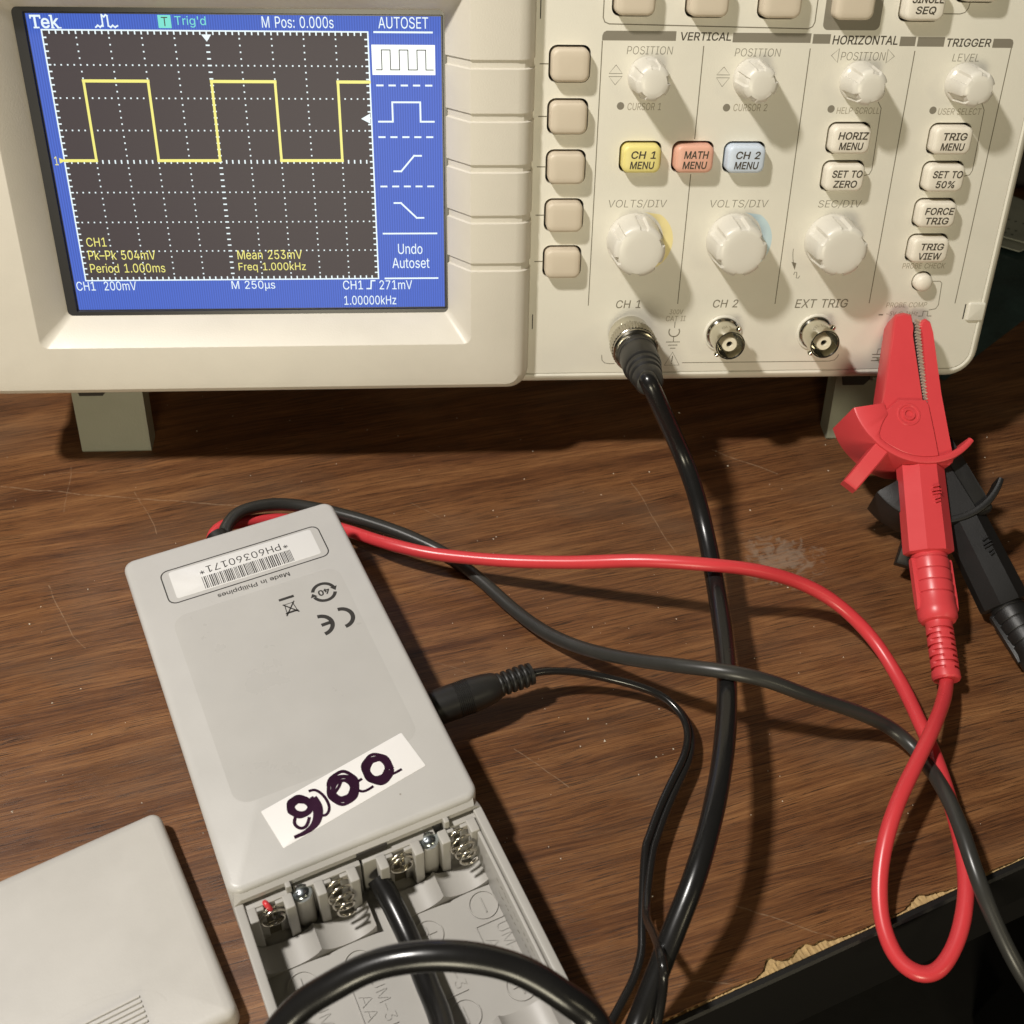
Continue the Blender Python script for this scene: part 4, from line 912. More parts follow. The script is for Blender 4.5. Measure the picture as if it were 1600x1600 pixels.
# ---- input sockets
def bnc(u, v):
    fl_ = MB()
    fl_.lathe([(6.3, PD - 0.2), (6.3, PD + 0.35), (6.0, PD + 0.6), (5.6, PD + 0.6), (5.5, PD + 0.2)], (u, v, 0), (0, 0, 1), 40, caps=False)
    root = fl_.obj('socket', 'scope_plastic', scope)
    sh = MB()
    sh.lathe([(5.3, 0.3), (5.3, 1.0), (4.85, 1.4), (4.85, 10.6), (4.7, 10.9), (4.35, 10.9), (4.2, 10.7), (4.2, 3.0), (0.2, 3.0)], (u, v, PD), (0, 0, 1), 48, caps=False)
    for a in (0.95, 0.95 + PI):
        sh.lathe([(0.95, 4.4), (0.95, 5.8), (0.6, 6.1)], (u, v, PD + 7.0), (math.cos(a), math.sin(a), 0), 12)
    sh.obj('shell', 'chrome', root)
    di = MB()
    di.lathe([(2.5, 3.0), (2.5, 9.4), (2.3, 9.7), (1.05, 9.7), (0.95, 9.2), (0.95, 6.0)], (u, v, PD), (0, 0, 1), 32, caps=False)
    di.obj('insulator', 'dielectric', root)
    cn = MB()
    cn.lathe([(0.95, 6.0), (0.95, 8.6), (0.5, 8.6), (0.45, 4.0), (0.01, 4.0)], (u, v, PD), (0, 0, 1), 20, caps=False)
    cn.obj('contact', 'gap_dark', root)


for u, v in ((175.0, -8.7), (206.2, -8.7), (237.2, -8.6)):
    bnc(u, v)
# probe terminals: two bent lugs
for u, v in ((266.6, -4.2), (261.0, -18.2)):
    lg = MB()
    lg.box(u - 1.2, u + 1.2, v - 0.4, v + 0.4, PD - 0.5, PD + 6.5, 0.25)
    lg.obj('terminal', 'nickel', scope)
# the little snap tab on the right edge and the seam slits
tbm = MB()
tbm.rbox(287.4, 293.4, -5.2, 1.2, 2.2, 4.75, 0.8, 0.6)
tbm.obj('snap_tab', 'scope_plastic', scope)
sl = MB()
sl.box(286.4, 286.8, -4.6, 0.6, PD - 0.5, PD + 0.03)
sl.obj('seam', 'gap_dark', scope)
for a_, b_ in ((-6.5, -1.5), (86.5, 110)):
    sl = MB()
    sl.box(143.15, 143.45, a_, b_, PD - 0.5, PD + 0.03)
    sl.obj('seam', 'gap_dark', scope)

# ---- display bezel: mitred frame whose right side carries five shallow recessed bands
GRV = [(76.4, 73.8), (61.8, 59.2), (47.2, 44.7), (32.2, 29.6), (17.4, 14.7)]
gv = []
for hi, lo in reversed(GRV):
    gv += [(lo - 0.05, 0), (lo + 0.3, 1), (hi - 0.08, 1), (hi, 0)]


def fring(u0, v0, u1, v1, r_, d, du, dd):
    pts = []
    n = 6
    for ci, (cx, cy, a0) in enumerate(((u1 - r_, v0 + r_, -PI / 2), (u1 - r_, v1 - r_, 0), (u0 + r_, v1 - r_, PI / 2), (u0 + r_, v0 + r_, PI))):
        for k in range(n + 1):
            a = a0 + PI / 2 * k / n
            pts.append((cx + r_ * math.cos(a), cy + r_ * math.sin(a), d))
        if ci == 0:
            for vv, on in gv:
                pts.append((u1 + du * on, vv, d + dd * on))
    return pts


G = 0.65
bz = MB()
bz.loft([fring(-3.4, -1.7, 116.2, 88.1, 1.6, 0.5, 0.55, -0.1), fring(-3.7, -2.0, 116.5, 88.4, 1.8, 1.0, 0.55, -0.2),
         fring(-10.4, -8.7, 122.9, 95.0, 2.4, 9.75, 0.1, -G), fring(-10.75, -9.05, 123.3, 95.4, 2.7, 10.0, 0.0, -G),
         fring(-28.0, -20.0, 136.8, 122.5, 3.0, 10.0, 0.0, -G), fring(-29.8, -23.2, 138.8, 124.2, 4.2, 9.6, 0.0, -G), fring(-31.0, -24.5, 140.3, 125.6, 5.2, 8.6, -0.3, -0.5),
         fring(-31.8, -25.3, 141.4, 126.6, 6.0, 7.1, -0.5, -0.2), fring(-32.2, -25.7, 141.9, 127.1, 6.4, 5.4, -0.5, 0), fring(-32.3, -25.9, 142.2, 127.3, 6.6, 3.5, -0.3, 0), fring(-32.3, -25.9, 142.2, 127.3, 6.6, -6, 0, 0)], False, False)
bz.obj('bezel', 'bezel_plastic', scope, angle=24)

# ---- screen
fm = MB()
fm.loft([[(x, y, 0.62) for x, y in rrect(-3.9, -2.2, 116.7, 88.6, 1.6)], [(x, y, 0.55) for x, y in rrect(-0.6, -0.5, 115.7, 86.9, 0.3)], [(x, y, 0.0) for x, y in rrect(-0.3, -0.3, 115.5, 86.7, 0.2)]], False, False)
fm.obj('screen_frame', 'lcd_frame', scope)
ls = MB()
ls.quad(-1.0, -1.0, 116.2, 87.4, -0.02)
ls.obj('screen_backing', 'lcd_frame', scope)
ls = MB()
ls.quad(0, 0, 115.2, 86.4, 0.0)
lcd = ls.obj('screen', 'lcd_blue', scope)
GX, GY, DV = 3.85, 81.95, 9.03
q = MB()
q.quad(GX, GY - 8 * DV, GX + 10 * DV, GY, 0.02)
q.obj('plot_area', 'lcd_plot', lcd)
g = MB()
ZG = 0.035


def bar(u0, v0, u1, v1):
    g.quad(min(u0, u1), min(v0, v1), max(u0, u1), max(v0, v1), ZG)


px = 0.40
bar(GX - px, GY, GX + 10 * DV + px, GY + px)
bar(GX - px, GY - 8 * DV - px, GX + 10 * DV + px, GY - 8 * DV)
bar(GX - px, GY - 8 * DV, GX, GY)
bar(GX + 10 * DV, GY - 8 * DV, GX + 10 * DV + px, GY)
for i in range(1, 50):
    u = GX + DV * i / 5
    bar(u - .2, GY, u + .2, GY - 0.85)
    bar(u - .2, GY - 8 * DV, u + .2, GY - 8 * DV + 0.85)
    bar(u - .2, GY - 4 * DV - .55, u + .2, GY - 4 * DV + .55)
    for j in range(1, 8):
        if j != 4:
            v = GY - DV * j
            bar(u - .21, v - .21, u + .21, v + .21)
for j in range(1, 40):
    v = GY - DV * j / 5
    bar(GX, v - .2, GX + 0.85, v + .2)
    bar(GX + 10 * DV - 0.85, v - .2, GX + 10 * DV, v + .2)
    bar(GX + 5 * DV - .55, v - .2, GX + 5 * DV + .55, v + .2)
    for i in range(1, 10):
        if i != 5 and j % 5:
            u = GX + DV * i
            bar(u - .21, v - .21, u + .21, v + .21)
g.obj('graticule', 'lcd_white', lcd)

wv = MB()
hi_, lo_ = 68.6, 46.2
ZW = 0.05
tw = 0.85
edges = [12.9, 31.0, 48.95, 67.05, 85.1]
cur, lev, up_ = GX, lo_, True
for e in edges + [GX + 10 * DV]:
    wv.quad(cur - tw / 2, lev - tw / 2, e + tw / 2, lev + tw / 2, ZW)
    if e in edges:
        wv.quad(e - tw / 2.3, lo_, e + tw / 2.3, hi_, ZW + 0.004)
        lev = hi_ if up_ else lo_
        up_ = not up_
    cur = e
wv.obj('trace', 'lcd_yellow', lcd)

SB = {
    'M Pos: 0.000s': (64.75, 83.07, 84.82, 86.1), 'AUTOSET': (97.44, 83.11, 111.59, 86.2),
    'Undo': (100.82, 17.38, 108.42, 20.65), 'Autoset': (98.86, 12.82, 110.53, 16.14), 'CH1  200mV': (0.5, 6.28, 18.8, 9.2), 'M 250µs': (48.23, 5.75, 61.77, 9.1),
    '1.00000kHz': (83.16, 0.87, 99.64, 3.87), '271mV': (94.56, 5.92, 104.9, 8.9), 'CH1': (83.05, 5.95, 89.3, 8.9)}
for k, b_ in SB.items():
    word(lcd, 'lcd_white', k, b_, ZG)
tk = text(MB(), 'Tek', 1.0, 82.5, 8.9, 86.0, ZG, 0.0, 0.014)
for a_, b_, c_, d_ in ((1.7, 82.5, 3.3, 82.9), (1.0, 85.0, 1.4, 86.0), (3.6, 85.0, 4.0, 86.0), (6.5, 82.5, 7.4, 82.85), (8.1, 82.5, 9.3, 82.85), (6.3, 85.65, 6.9, 86.0)):
    tk.quad(a_, b_, c_, d_, ZG + 0.002)
tk.obj('lettering', 'lcd_white', lcd)
def stroke(pts, w=0.5, material='lcd_white'):
    ic = MB()
    for (a0, b0), (a1, b1) in zip(pts, pts[1:]):
        L = math.hypot(a1 - a0, b1 - b0)
        dx, dy = (a1 - a0) / L, (b1 - b0) / L
        h_ = w / 2
        p0, p1 = (a0 - dx * h_, b0 - dy * h_), (a1 + dx * h_, b1 + dy * h_)
        ic.add([(p0[0] - dy * h_, p0[1] + dx * h_, ZG), (p0[0] + dy * h_, p0[1] - dx * h_, ZG), (p1[0] + dy * h_, p1[1] - dx * h_, ZG), (p1[0] - dy * h_, p1[1] + dx * h_, ZG)], [(0, 1, 2, 3)])
    ic.obj('icon', material, lcd)


stroke([(18.7, 82.9), (19.3, 83.4), (19.9, 82.9), (20.5, 83.4), (20.7, 83.2), (20.7, 86.1), (21.3, 85.6), (21.8, 86.1), (22.2, 85.9), (22.2, 83.3), (22.8, 82.9), (23.4, 83.4), (24.0, 82.9), (24.7, 83.3)], 0.42)
stroke([(96.2, 82.15), (112.6, 82.15)])
for v in (67.7, 53.05, 38.45):
    for k in range(5):
        stroke([(96.4 + k * 3.55, v), (98.0 + k * 3.55, v)])
stroke([(96.5, 57.5), (100.6, 57.5), (100.6, 63.0), (108.8, 63.0), (108.8, 57.5), (112.7, 57.5)])
stroke([(100.5, 43.0), (102.6, 43.0), (106.6, 47.6), (108.7, 47.6)])
stroke([(100.2, 33.4), (102.2, 33.4), (106.9, 28.8), (109.0, 28.8)])
stroke([(96.5, 23.9), (112.9, 23.9)])
stroke([(96.5, 9.5), (113.0, 9.5)])
stroke([(90.6, 6.2), (91.8, 6.2), (92.0, 8.8), (93.1, 8.8)], 0.42)
for tri in (((47.5, 81.2), (50.3, 81.2), (48.9, 79.3)), ((94.0, 56.9), (94.0, 59.8), (91.3, 58.3))):
    ic = MB()
    ic.add([(x_, y_, ZG) for x_, y_ in tri], [(0, 1, 2)])
    ic.obj('marker', 'lcd_white', lcd)
hb = MB()
hb.quad(95.2, 70.6, 113.4, 78.8, 0.03)
hb.obj('menu_highlight', 'lcd_box', lcd)
ZS, ZG = ZG, 0.045
sq = []
x = 96.4
sq.append((x, 72.0))
for k in range(3):
    b0 = 98.0 + 5.1 * k
    sq += [(b0, 72.0), (b0, 77.4), (b0 + 2.5, 77.4), (b0 + 2.5, 72.0)]
sq.append((112.8, 72.0))
stroke(sq, 0.26, 'gap_dark')
ZG = ZS
word(lcd, 'lcd_green', "Trig'd", (40.6, 83.0, 49.2, 86.0), ZG)
gt = MB()
gt.quad(36.0, 82.8, 39.6, 86.2, 0.03)
gt.obj('trigger_badge', 'lcd_green', lcd)
word(lcd, 'lcd_frame', 'T', (36.9, 83.3, 38.7, 85.7), 0.045)
for k, b_ in {'CH1': (5.85, 20.3, 11.79, 23.1), 'Pk–Pk 504mV': (5.75, 16.1, 26.05, 19.1), 'Period 1.000ms': (5.64, 12.0, 28.41, 14.9), 'Mean 253mV': (51.04, 16.0, 70.93, 18.9), 'Freq 1.000kHz': (51.02, 11.8, 71.82, 14.9)}.items():
    word(lcd, 'lcd_yellow', k, b_, ZW)
word(lcd, 'lcd_yellow', '1', (0.8, 44.9, 1.8, 47.4), ZW)
yt = MB()
yt.add([(2.2, 45.4, ZW), (2.2, 47.0, ZW), (4.0, 46.2, ZW)], [(0, 1, 2)])
yt.obj('channel_marker', 'lcd_yellow', lcd)


# ---- fold-out feet (front) and stub feet (rear)
def foot(u0, u1):
    mb = MB()
    prof = [(-14.8, -23.0), (-14.8, -57.3), (-15.4, -57.95), (-22.2, -56.0), (-22.8, -55.4), (-22.8, -23.0)]
    mb.loft([[(u, v, d) for d, v in prof] for u in (u0, u0 + 0.4, u1 - 0.4, u1)])
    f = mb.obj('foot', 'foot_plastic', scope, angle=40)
    fl_ = MB()
    fl_.rbox(u0 + 12.6, u1 + 2.4, -34.4, -32.9, -17.5, -13.4, 0.5, 0.4)
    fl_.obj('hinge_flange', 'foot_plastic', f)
    sl_ = MB()
    sl_.prism([(u0 + 1.4, -31.0), (u0 + 2.6, -36.3), (u0 + 10.4, -36.3), (u0 + 12.4, -34.0), (u0 + 12.0, -31.0)], -16.5, -14.72)
    sl_.obj('slot', 'gap_dark', f)  # recess not cut; its shade is the dark colour of this block


foot(-12.4, 11.4)
foot(254.6, 278.4)
for u in (0.0, 262.0):
    rf = MB()
    rf.prism([(u - 9, -103), (u + 9, -103), (u + 9, -111), (u - 9, -111)], 0, 1)
    rf.v = [(x, -23.3 if z > 0.5 else (-59.952 - y * 0.27604) / 0.96115 + 0.02, y) for x, y, z in rf.v]
    rf.obj('rear_foot', 'black_rubber', scope)

# ================================================================== leads and cables
COAX0 = [(38.2, 271.2, 61.5), (38.7, 266.4, 62.9), (39.2, 261.7, 64.3)]
COAX1 = [(50.6, 259.2, 42.0), (55.9, 251.2, 33.0), (59.8, 240.1, 25.0), (62.0, 221.8, 21.0), (62.3, 199.6, 22.0), (60.4, 179.3, 26.0), (56.8, 158.7, 30.0), (52.1, 140.2, 32.0), (47.1, 125.3, 30.0), (41.8, 113.5, 24.0), (37.5, 103.9, 17.0), (33.9, 95.5, 12.0)]
ARCH = [(20.5, 76.8, 66.0), (13.7, 80.5, 71.0), (4.1, 83.7, 75.0), (-7.5, 84.3, 77.0), (-19.0, 83.3, 75.0), (-28.1, 80.2, 71.0), (-36.1, 76.2, 65.0)]
BOXCABLE = [(-9.7, 93.7, 15.0), (-14.1, 104.0, 12.0), (-19.3, 114.8, 11.0), (-24.6, 123.6, 12.0), (-28.5, 128.8, 14.0)]
RED = [(-86.5, 221.0, 12.0), (-91.5, 231.0, 12.5), (-93.6, 240.5, 12.5), (-90.8, 245.8, 12.0), (-84.6, 250.2, 9.5), (-75.1, 254.0, 7.0), (-62.6, 254.0, 6.0), (-52.0, 250.6, 6.5), (-40.3, 243.9, 9.5), (-27.6, 239.3, 11.0), (-15.3, 237.1, 12.0), (0.8, 234.8, 14.0), (20.3, 231.2, 19.0), (39.0, 227.9, 25.0), (57.7, 225.5, 27.5), (73.4, 226.4, 25.0), (88.3, 227.5, 19.0), (100.9, 224.7, 13.0), (111.4, 215.7, 8.0), (117.4, 201.5, 6.0), (119.9, 186.1, 7.0), (121.6, 172.0, 8.0), (122.3, 156.4, 8.0), (121.8, 143.6, 8.0), (119.9, 133.6, 7.0), (116.2, 124.3, 5.0), (111.1, 117.8, 3.0), (106.1, 116.8, 2.0), (101.5, 120.3, 2.0), (98.8, 127.1, 4.0), (98.5, 135.9, 7.0), (100.7, 146.3, 11.0), (105.3, 156.9, 14.0), (112.1, 168.2, 15.0), (119.7, 180.5, 14.0), (126.8, 193.2, 10.0)]
DARK = [(-82.5, 222.5, 13.0), (-87.3, 232.0, 14.0), (-89.6, 240.5, 15.0), (-87.6, 248.3, 14.5), (-82.6, 253.4, 13.0), (-75.2, 257.1, 11.0), (-65.0, 258.0, 9.0), (-54.5, 256.9, 7.5), (-41.6, 254.0, 6.0), (-30.8, 250.5, 4.5), (-20.0, 245.4, 3.2), (-9.1, 236.5, 2.6), (1.5, 225.1, 3.0), (11.6, 214.9, 5.0), (22.9, 206.3, 9.0), (35.0, 197.3, 17.0), (48.1, 189.8, 25.0), (60.2, 185.2, 29.5), (71.6, 184.0, 28.0), (85.1, 183.5, 22.0), (99.7, 185.0, 14.0), (111.4, 184.5, 7.0), (118.2, 176.7, 6.0), (119.5, 162.4, 12.0), (120.0, 150.7, 15.0), (121.4, 138.0, 14.0), (125.1, 128.7, 9.0), (131.2, 119.5, 2.0), (141.5, 112.3, -10.0)]
CORD = [(7.1, 192.9, 13.0), (11.5, 194.7, 12.5), (20.8, 196.1, 11.0), (30.3, 195.9, 9.0), (39.6, 194.2, 8.0), (47.0, 191.3, 7.0), (51.9, 185.6, 6.5), (53.2, 178.9, 6.5), (51.6, 171.6, 7.0), (48.3, 164.4, 7.0), (44.7, 156.5, 7.0), (41.1, 146.9, 7.0), (38.6, 137.9, 7.0), (37.8, 132.3, 6.0)]
CORDA = [(37.8, 132.3, 6.0), (37.6, 125.2, 5.0), (37.4, 118.3, 4.0), (35.6, 112.3, 3.0), (32.8, 107.0, 2.5), (28.9, 100.2, 2.0)]
CORDB = [(37.8, 132.3, 6.0), (38.1, 125.8, 9.0), (38.5, 117.5, 17.0), (38.5, 109.1, 26.0), (39.0, 103.6, 27.0), (39.3, 100.6, 20.0), (38.8, 96.5, 12.0)]
SCRIBBLE = [([(45.9, -94.3), (45.3, -95.2), (44.6, -95.9), (43.8, -96.4), (42.8, -96.5), (42.0, -96.3), (41.2, -95.7), (40.6, -94.9), (40.3, -94.0), (40.3, -92.9), (40.5, -91.8), (41.0, -90.9), (41.8, -90.2), (42.6, -89.7), (43.5, -89.6), (44.4, -89.8), (45.2, -90.3), (45.8, -91.1), (46.1, -92.1), (46.1, -93.2), (45.9, -94.3)], 3.3),
    ([(45.7, -95.9), (47.0, -95.9), (48.6, -95.6)], 0.8),
    ([(40.8, -97.2), (38.3, -97.7), (36.8, -96.7), (37.0, -94.6), (38.9, -94.0)], 0.8),
    ([(36.1, -95.9), (35.6, -96.8), (34.9, -97.5), (34.1, -97.9), (33.1, -98.0), (32.2, -97.8), (31.4, -97.2), (30.8, -96.4), (30.4, -95.5), (30.4, -94.4), (30.6, -93.4), (31.0, -92.4), (31.8, -91.7), (32.6, -91.3), (33.6, -91.2), (34.5, -91.4), (35.3, -92.0), (35.9, -92.8), (36.3, -93.8), (36.3, -94.9), (36.1, -95.9)], 3.5),
    ([(31.2, -94.9), (32.7, -93.8), (34.0, -92.2)], 0.9),
    ([(25.5, -92.1), (27.2, -92.4), (28.6, -95.2), (28.7, -98.4), (27.4, -99.9), (26.2, -99.5), (26.5, -97.9)], 0.8),
    ([(24.4, -96.2), (24.1, -96.8), (23.6, -97.2), (23.0, -97.4), (22.2, -97.4), (21.5, -97.2), (20.9, -96.8), (20.4, -96.2), (20.0, -95.6), (19.9, -94.9), (20.0, -94.2), (20.3, -93.6), (20.8, -93.2), (21.5, -93.0), (22.2, -92.9), (22.9, -93.2), (23.5, -93.6), (24.0, -94.1), (24.4, -94.8), (24.5, -95.5), (24.4, -96.2)], 3.7),
    ([(25.6, -93.8), (26.1, -97.2), (24.5, -100.7), (21.7, -102.1), (19.0, -102.3)], 2.6),
    ([(20.2, -97.2), (19.4, -98.9), (20.4, -100.7), (22.1, -100.6), (23.4, -98.6)], 0.9)]


def wobj(mb, name, material, root, angle=35):
    """world-millimetre mesh under a root that only carries a location"""
    o = root.location / S
    mb.v = [(x - o.x, y - o.y, z - o.z) for x, y, z in mb.v]
    p = root
    ob = mb.obj(name, material, None, angle)
    ob.parent = root
    return ob


def pobj(mb, name, material, part, root, angle=35):
    """sub-part of a part that sits at its root's origin"""
    o = root.location / S
    mb.v = [(x - o.x, y - o.y, z - o.z) for x, y, z in mb.v]
    ob = mb.obj(name, material, None, angle)
    ob.parent = part
    return ob


# ---- coaxial cable: plug on CH 1, cable, end in the battery compartment
coax = thing('coaxial_cable', 'thick glossy black coaxial cable plugged into the first input socket', 'cable', loc=panel(175, -8.7, PD))
NA = PN
PB = panel(175, -8.7, PD)
mb = MB()
mb.lathe([(6.6, 1.2), (6.9, 1.5), (6.9, 6.4), (6.5, 6.8), (6.5, 7.6)], PB, NA, 48)
ringp = wobj(mb, 'collar', 'chrome', coax)
mb = MB()
mb.lathe([(7.0, 7.2), (7.45, 7.5), (7.45, 12.6), (7.25, 12.9), (6.9, 13.2), (7.2, 13.4), (7.2, 14.4), (6.7, 15.0), (5.6, 15.4)], PB, NA, 132, lambda a, r_, h: r_ - (0.22 if (int(a / (2 * PI) * 132 + 0.5) % 3 == 0 and 7.45 < h < 12.65) else 0))
wobj(mb, 'bayonet_ring', 'nickel', coax, 25)
mb = MB()
mb.lathe([(5.6, 14.6), (6.1, 15.2), (6.15, 18.4), (5.9, 18.8), (6.0, 19.2), (6.0, 26.4), (5.7, 27.6), (5.0, 27.9), (5.0, 28.7), (5.5, 29.1), (5.3, 30.6), (4.6, 31.0), (4.6, 31.8), (5.1, 32.2), (4.9, 33.7), (4.2, 34.1), (4.2, 34.9), (4.6, 35.3), (4.4, 38.4), (3.8, 39.4), (2.9, 39.6)], PB, NA, 48)
wobj(mb, 'boot', 'black_rubber', coax, 28)
loopx = [(30.5, 84, 11), (24, 66, 16), (10, 48, 28), (6, 38, 42), (14, 36, 55), (24, 46, 61), (26, 62, 63.5)]
tail = [(-44, 66, 56), (-46, 50, 44), (-36, 38, 33), (-20, 40, 26), (-10, 58, 24), (-6.5, 76, 22.5)]
pth = [panel(175, -8.7, PD + d) for d in (30, 36, 41)] + COAX1 + loopx + ARCH + tail + BOXCABLE
mb = MB()
mb.tube(spline(pth, 9), lambda f_: 2.78 * (1 + 0.012 * math.sin(f_ * 90) + 0.008 * math.sin(f_ * 231)), 20)
wobj(mb, 'jacket', 'coax_jacket', coax, 60)


# ---- big insulated crocodile clip
def crocodile(root, plastic, tip, end, boot_end, roll=0.0):
    tip, end, boot_end = Vector(tip), Vector(end), Vector(boot_end)
    e1 = (end - tip).normalized()
    e3 = V(0, 0, 1)
    e3 = (e3 - e1 * e3.dot(e1)).normalized()
    e2 = e3.cross(e1)
    if roll:
        R_ = Matrix.Rotation(roll, 3, e1)
        e2, e3 = R_ @ e2, R_ @ e3
    LEN = (end - tip).length
    k = LEN / 78.0

    def F(x, y, z):
        return tip + e1 * (x * k) + e2 * y + e3 * z

    def slab(mb, poly, z0, z1, ch=1.3):
        c = Vector((sum(p[0] for p in poly) / len(poly), sum(p[1] for p in poly) / len(poly)))

        def ins(a):
            out = []
            for x, y in poly:
                d_ = c - Vector((x, y))
                L = d_.length
                d_ = d_ / L * min(a, L * 0.5)
                out.append((x + d_.x, y + d_.y))
            return out
        mb.loft([[F(x, y, z0) for x, y in ins(ch)], [F(x, y, z0 + ch) for x, y in poly], [F(x, y, z1 - ch) for x, y in poly], [F(x, y, z1 - ch * 0.35) for x, y in ins(ch * 0.4)], [F(x, y, z1) for x, y in ins(ch)]])
        return mb
    mb = slab(MB(), [(-0.5, -4.6), (-1.2, -2.0), (-0.6, 0.4), (3.5, 0.9), (6, 0.5), (34, 1.5), (40, 1.8), (41, -13.8), (36, -14.0), (28, -11.6), (6, -6.6), (1.0, -5.4)], -6.5, 4.6, 1.5)
    jaw = wobj(mb, 'jaw', plastic, root, 30)
    mb = slab(MB(), [(1.6, 3.6), (0.9, 5.0), (1.8, 6.2), (5, 6.8), (28, 7.6), (49.6, 9.0), (50.4, 8.0), (50.4, 3.2), (34, 2.4), (6, 3.1), (3.4, 2.6)], -6.5, 4.6, 1.3)
    wobj(mb, 'jaw', plastic, root, 30)
    # serrated contact strip between the jaws
    mb = MB()
    for i in range(28):
        x = 1.4 + i * 1.02
        y0, y1 = (1.0 + 0.4 * (i < 4), 2.75 + 0.5 * (i < 4))
        y0 += 0.022 * x
        h_ = 4.7 - 0.25 * (i % 2)
        mb.loft([[F(x + a_, y0, b_) for a_, b_ in ((0, 3.2), (0.2, h_), (0.4, 3.2))], [F(x + 0.75 + a_, y1, b_) for a_, b_ in ((0, 3.2), (0.2, h_), (0.4, 3.2))]])
    wobj(mb, 'teeth', 'tooth_metal', root, 20)
    mb = MB()
    mb.loft([[F(x, y, z) for y, z in ((0.9 + 0.02 * x, 3.1), (3.0, 3.1), (3.0, -4), (0.9 + 0.02 * x, -4))] for x in (2.2, 31.5)])
    wobj(mb, 'contact_spine', 'gap_dark', root, 20)
    # pivot plate
    arc = [(29 + 19.4 * math.cos(a), 19.4 * math.sin(a)) for a in [math.radians(-64 + 76 * j / 16) for j in range(17)]]
    mb = slab(MB(), [(29.5, 1.6), (29.5, -7.2), (32.5, -10.6)] + [(35.5, -15.4)] + arc + [(40, 3.4), (31.0, 2.4)], 2.0, 5.5, 0.35)
    plate_ = wobj(mb, 'pivot_plate', plastic, root, 30)
    mb = MB()
    for r0_, r1_, h in ((3.6, 3.1, 0.22), (1.9, 1.35, 0.55)):
        n = 28
        rings = []
        for rr, zz in ((r0_ + 0.25, 5.45), (r0_, 5.5 + h), (r1_, 5.5 + h), (r1_ - 0.25, 5.45)):
            rings.append([F(34.5 + rr * math.cos(2 * PI * j / n) / k, -4.4 + rr * math.sin(2 * PI * j / n), zz) for j in range(n)])
        mb.loft(rings, False, False)
    pobj(mb, 'rivet', plastic, plate_, root, 40)
    # curved finger guard behind the pivot
    mb = MB()
    rings = []
    n = 30
    for j in range(n + 1):
        a = math.radians(-81 + 129 * j / n)
        f_ = j / n
        ri = 19.3 - 7.4 * min(1.0, max(0, 0.25 - f_) / 0.12)
        ro = 21.7 + 0.6 * max(0, 0.25 - f_) / 0.25 - 0.5 * max(0, f_ - 0.8) / 0.2
        zt = 5.9 - 1.2 * max(0, f_ - 0.75)
        zb = -15.5 + 12.5 * max(0, f_ - 0.50) / 0.50
        ring = []
        for rr, zz in ((ri, zb + .5), (ri, zt - .8), (ri + 0.3, zt - .2), (ri + 0.8, zt), (ro - .7, zt), (ro - .2, zt - .25), (ro, zt - .8), (ro, zb + .6), (ro - .5, zb), (ri + .5, zb)):
            ring.append(F(29 + rr * math.cos(a) / k, rr * math.sin(a), zz))
        rings.append(ring)
    mb.loft(rings)
    guard = wobj(mb, 'finger_guard', plastic, root, 35)
    # thumb rib on the guard
    mb = MB()
    a = math.radians(-40)
    dx_, dy_ = math.cos(a), math.sin(a)

    def Rb(r_, w, z):
        return F(29 + (r_ * dx_ - w * dy_) / k, r_ * dy_ + w * dx_, z)
    rings = []
    for r_, zt, zb in ((20.6, 5.2, -3.5), (24.5, 4.6, -4.0), (29.5, 2.2, -4.5), (34.5, -0.6, -5.5), (35.2, -1.4, -5.2)):
        rings.append([Rb(r_, -2.4, zb), Rb(r_, -2.4, zt - .4), Rb(r_, -2.0, zt), Rb(r_, 2.0, zt), Rb(r_, 2.4, zt - .4), Rb(r_, 2.4, zb)])
    mb.loft(rings)
    pobj(mb, 'thumb_rib', plastic, guard, root, 30)
    # eight-sided sleeve
    mb = MB()
    rings = []
    for x, r_ in ((44, 6.4), (46, 7.2), (76.5, 7.7), (77.6, 7.6), (78.2, 6.4)):
        ring = []
        for j in range(8):
            aa = PI / 8 + j * PI / 4
            ring.append(F(x, r_ * 1.0 * math.cos(aa) + 0.3, r_ * 0.92 * math.sin(aa) - 1.2))
        rings.append(ring)
    mb.loft(rings)
    sleeve = wobj(mb, 'sleeve', plastic, root, 25)
    mb = MB()
    for q_, l_ in ((-3.2, 2.0), (-1.9, 2.9), (-0.9, 2.9), (0.6, 1.6), (1.7, 1.4)):
        mb.loft([[F(61 + q_ + a_ - 0.25 * c_, 2.0 + c_ * l_ / 2, 5.35 + b_) for a_, b_ in ((-0.22, 0), (-0.1, 0.55), (0.1, 0.55), (0.22, 0))] for c_ in (-1, 1)])
    pobj(mb, 'moulded_mark', plastic, sleeve, root, 30)
    # ribbed plug and strain relief
    base = F(77, 0.3, -1.2)
    b1 = (boot_end - base).normalized()
    L = (boot_end - base).length
    pr_ = [(5.3, 0), (5.4, 3.0)]
    for j in range(4):
        x = 3.4 + j * 3.9
        pr_ += [(5.5, x), (5.25, x + 0.25), (5.25, x + 0.5), (5.75, x + 0.8), (5.6, x + 3.4)]
    pr_ += [(5.9, 20.4), (5.8, 23.0), (5.0, 24.2), (4.1, 24.6)]
    mb = MB()
    mb.lathe([(r_, h * 0.98) for r_, h in pr_], base, b1, 40)
    plug = wobj(mb, 'plug', plastic, root, 32)
    e2p = b1.cross(e3).normalized()
    e3p = e2p.cross(b1).normalized()
    mb = MB()
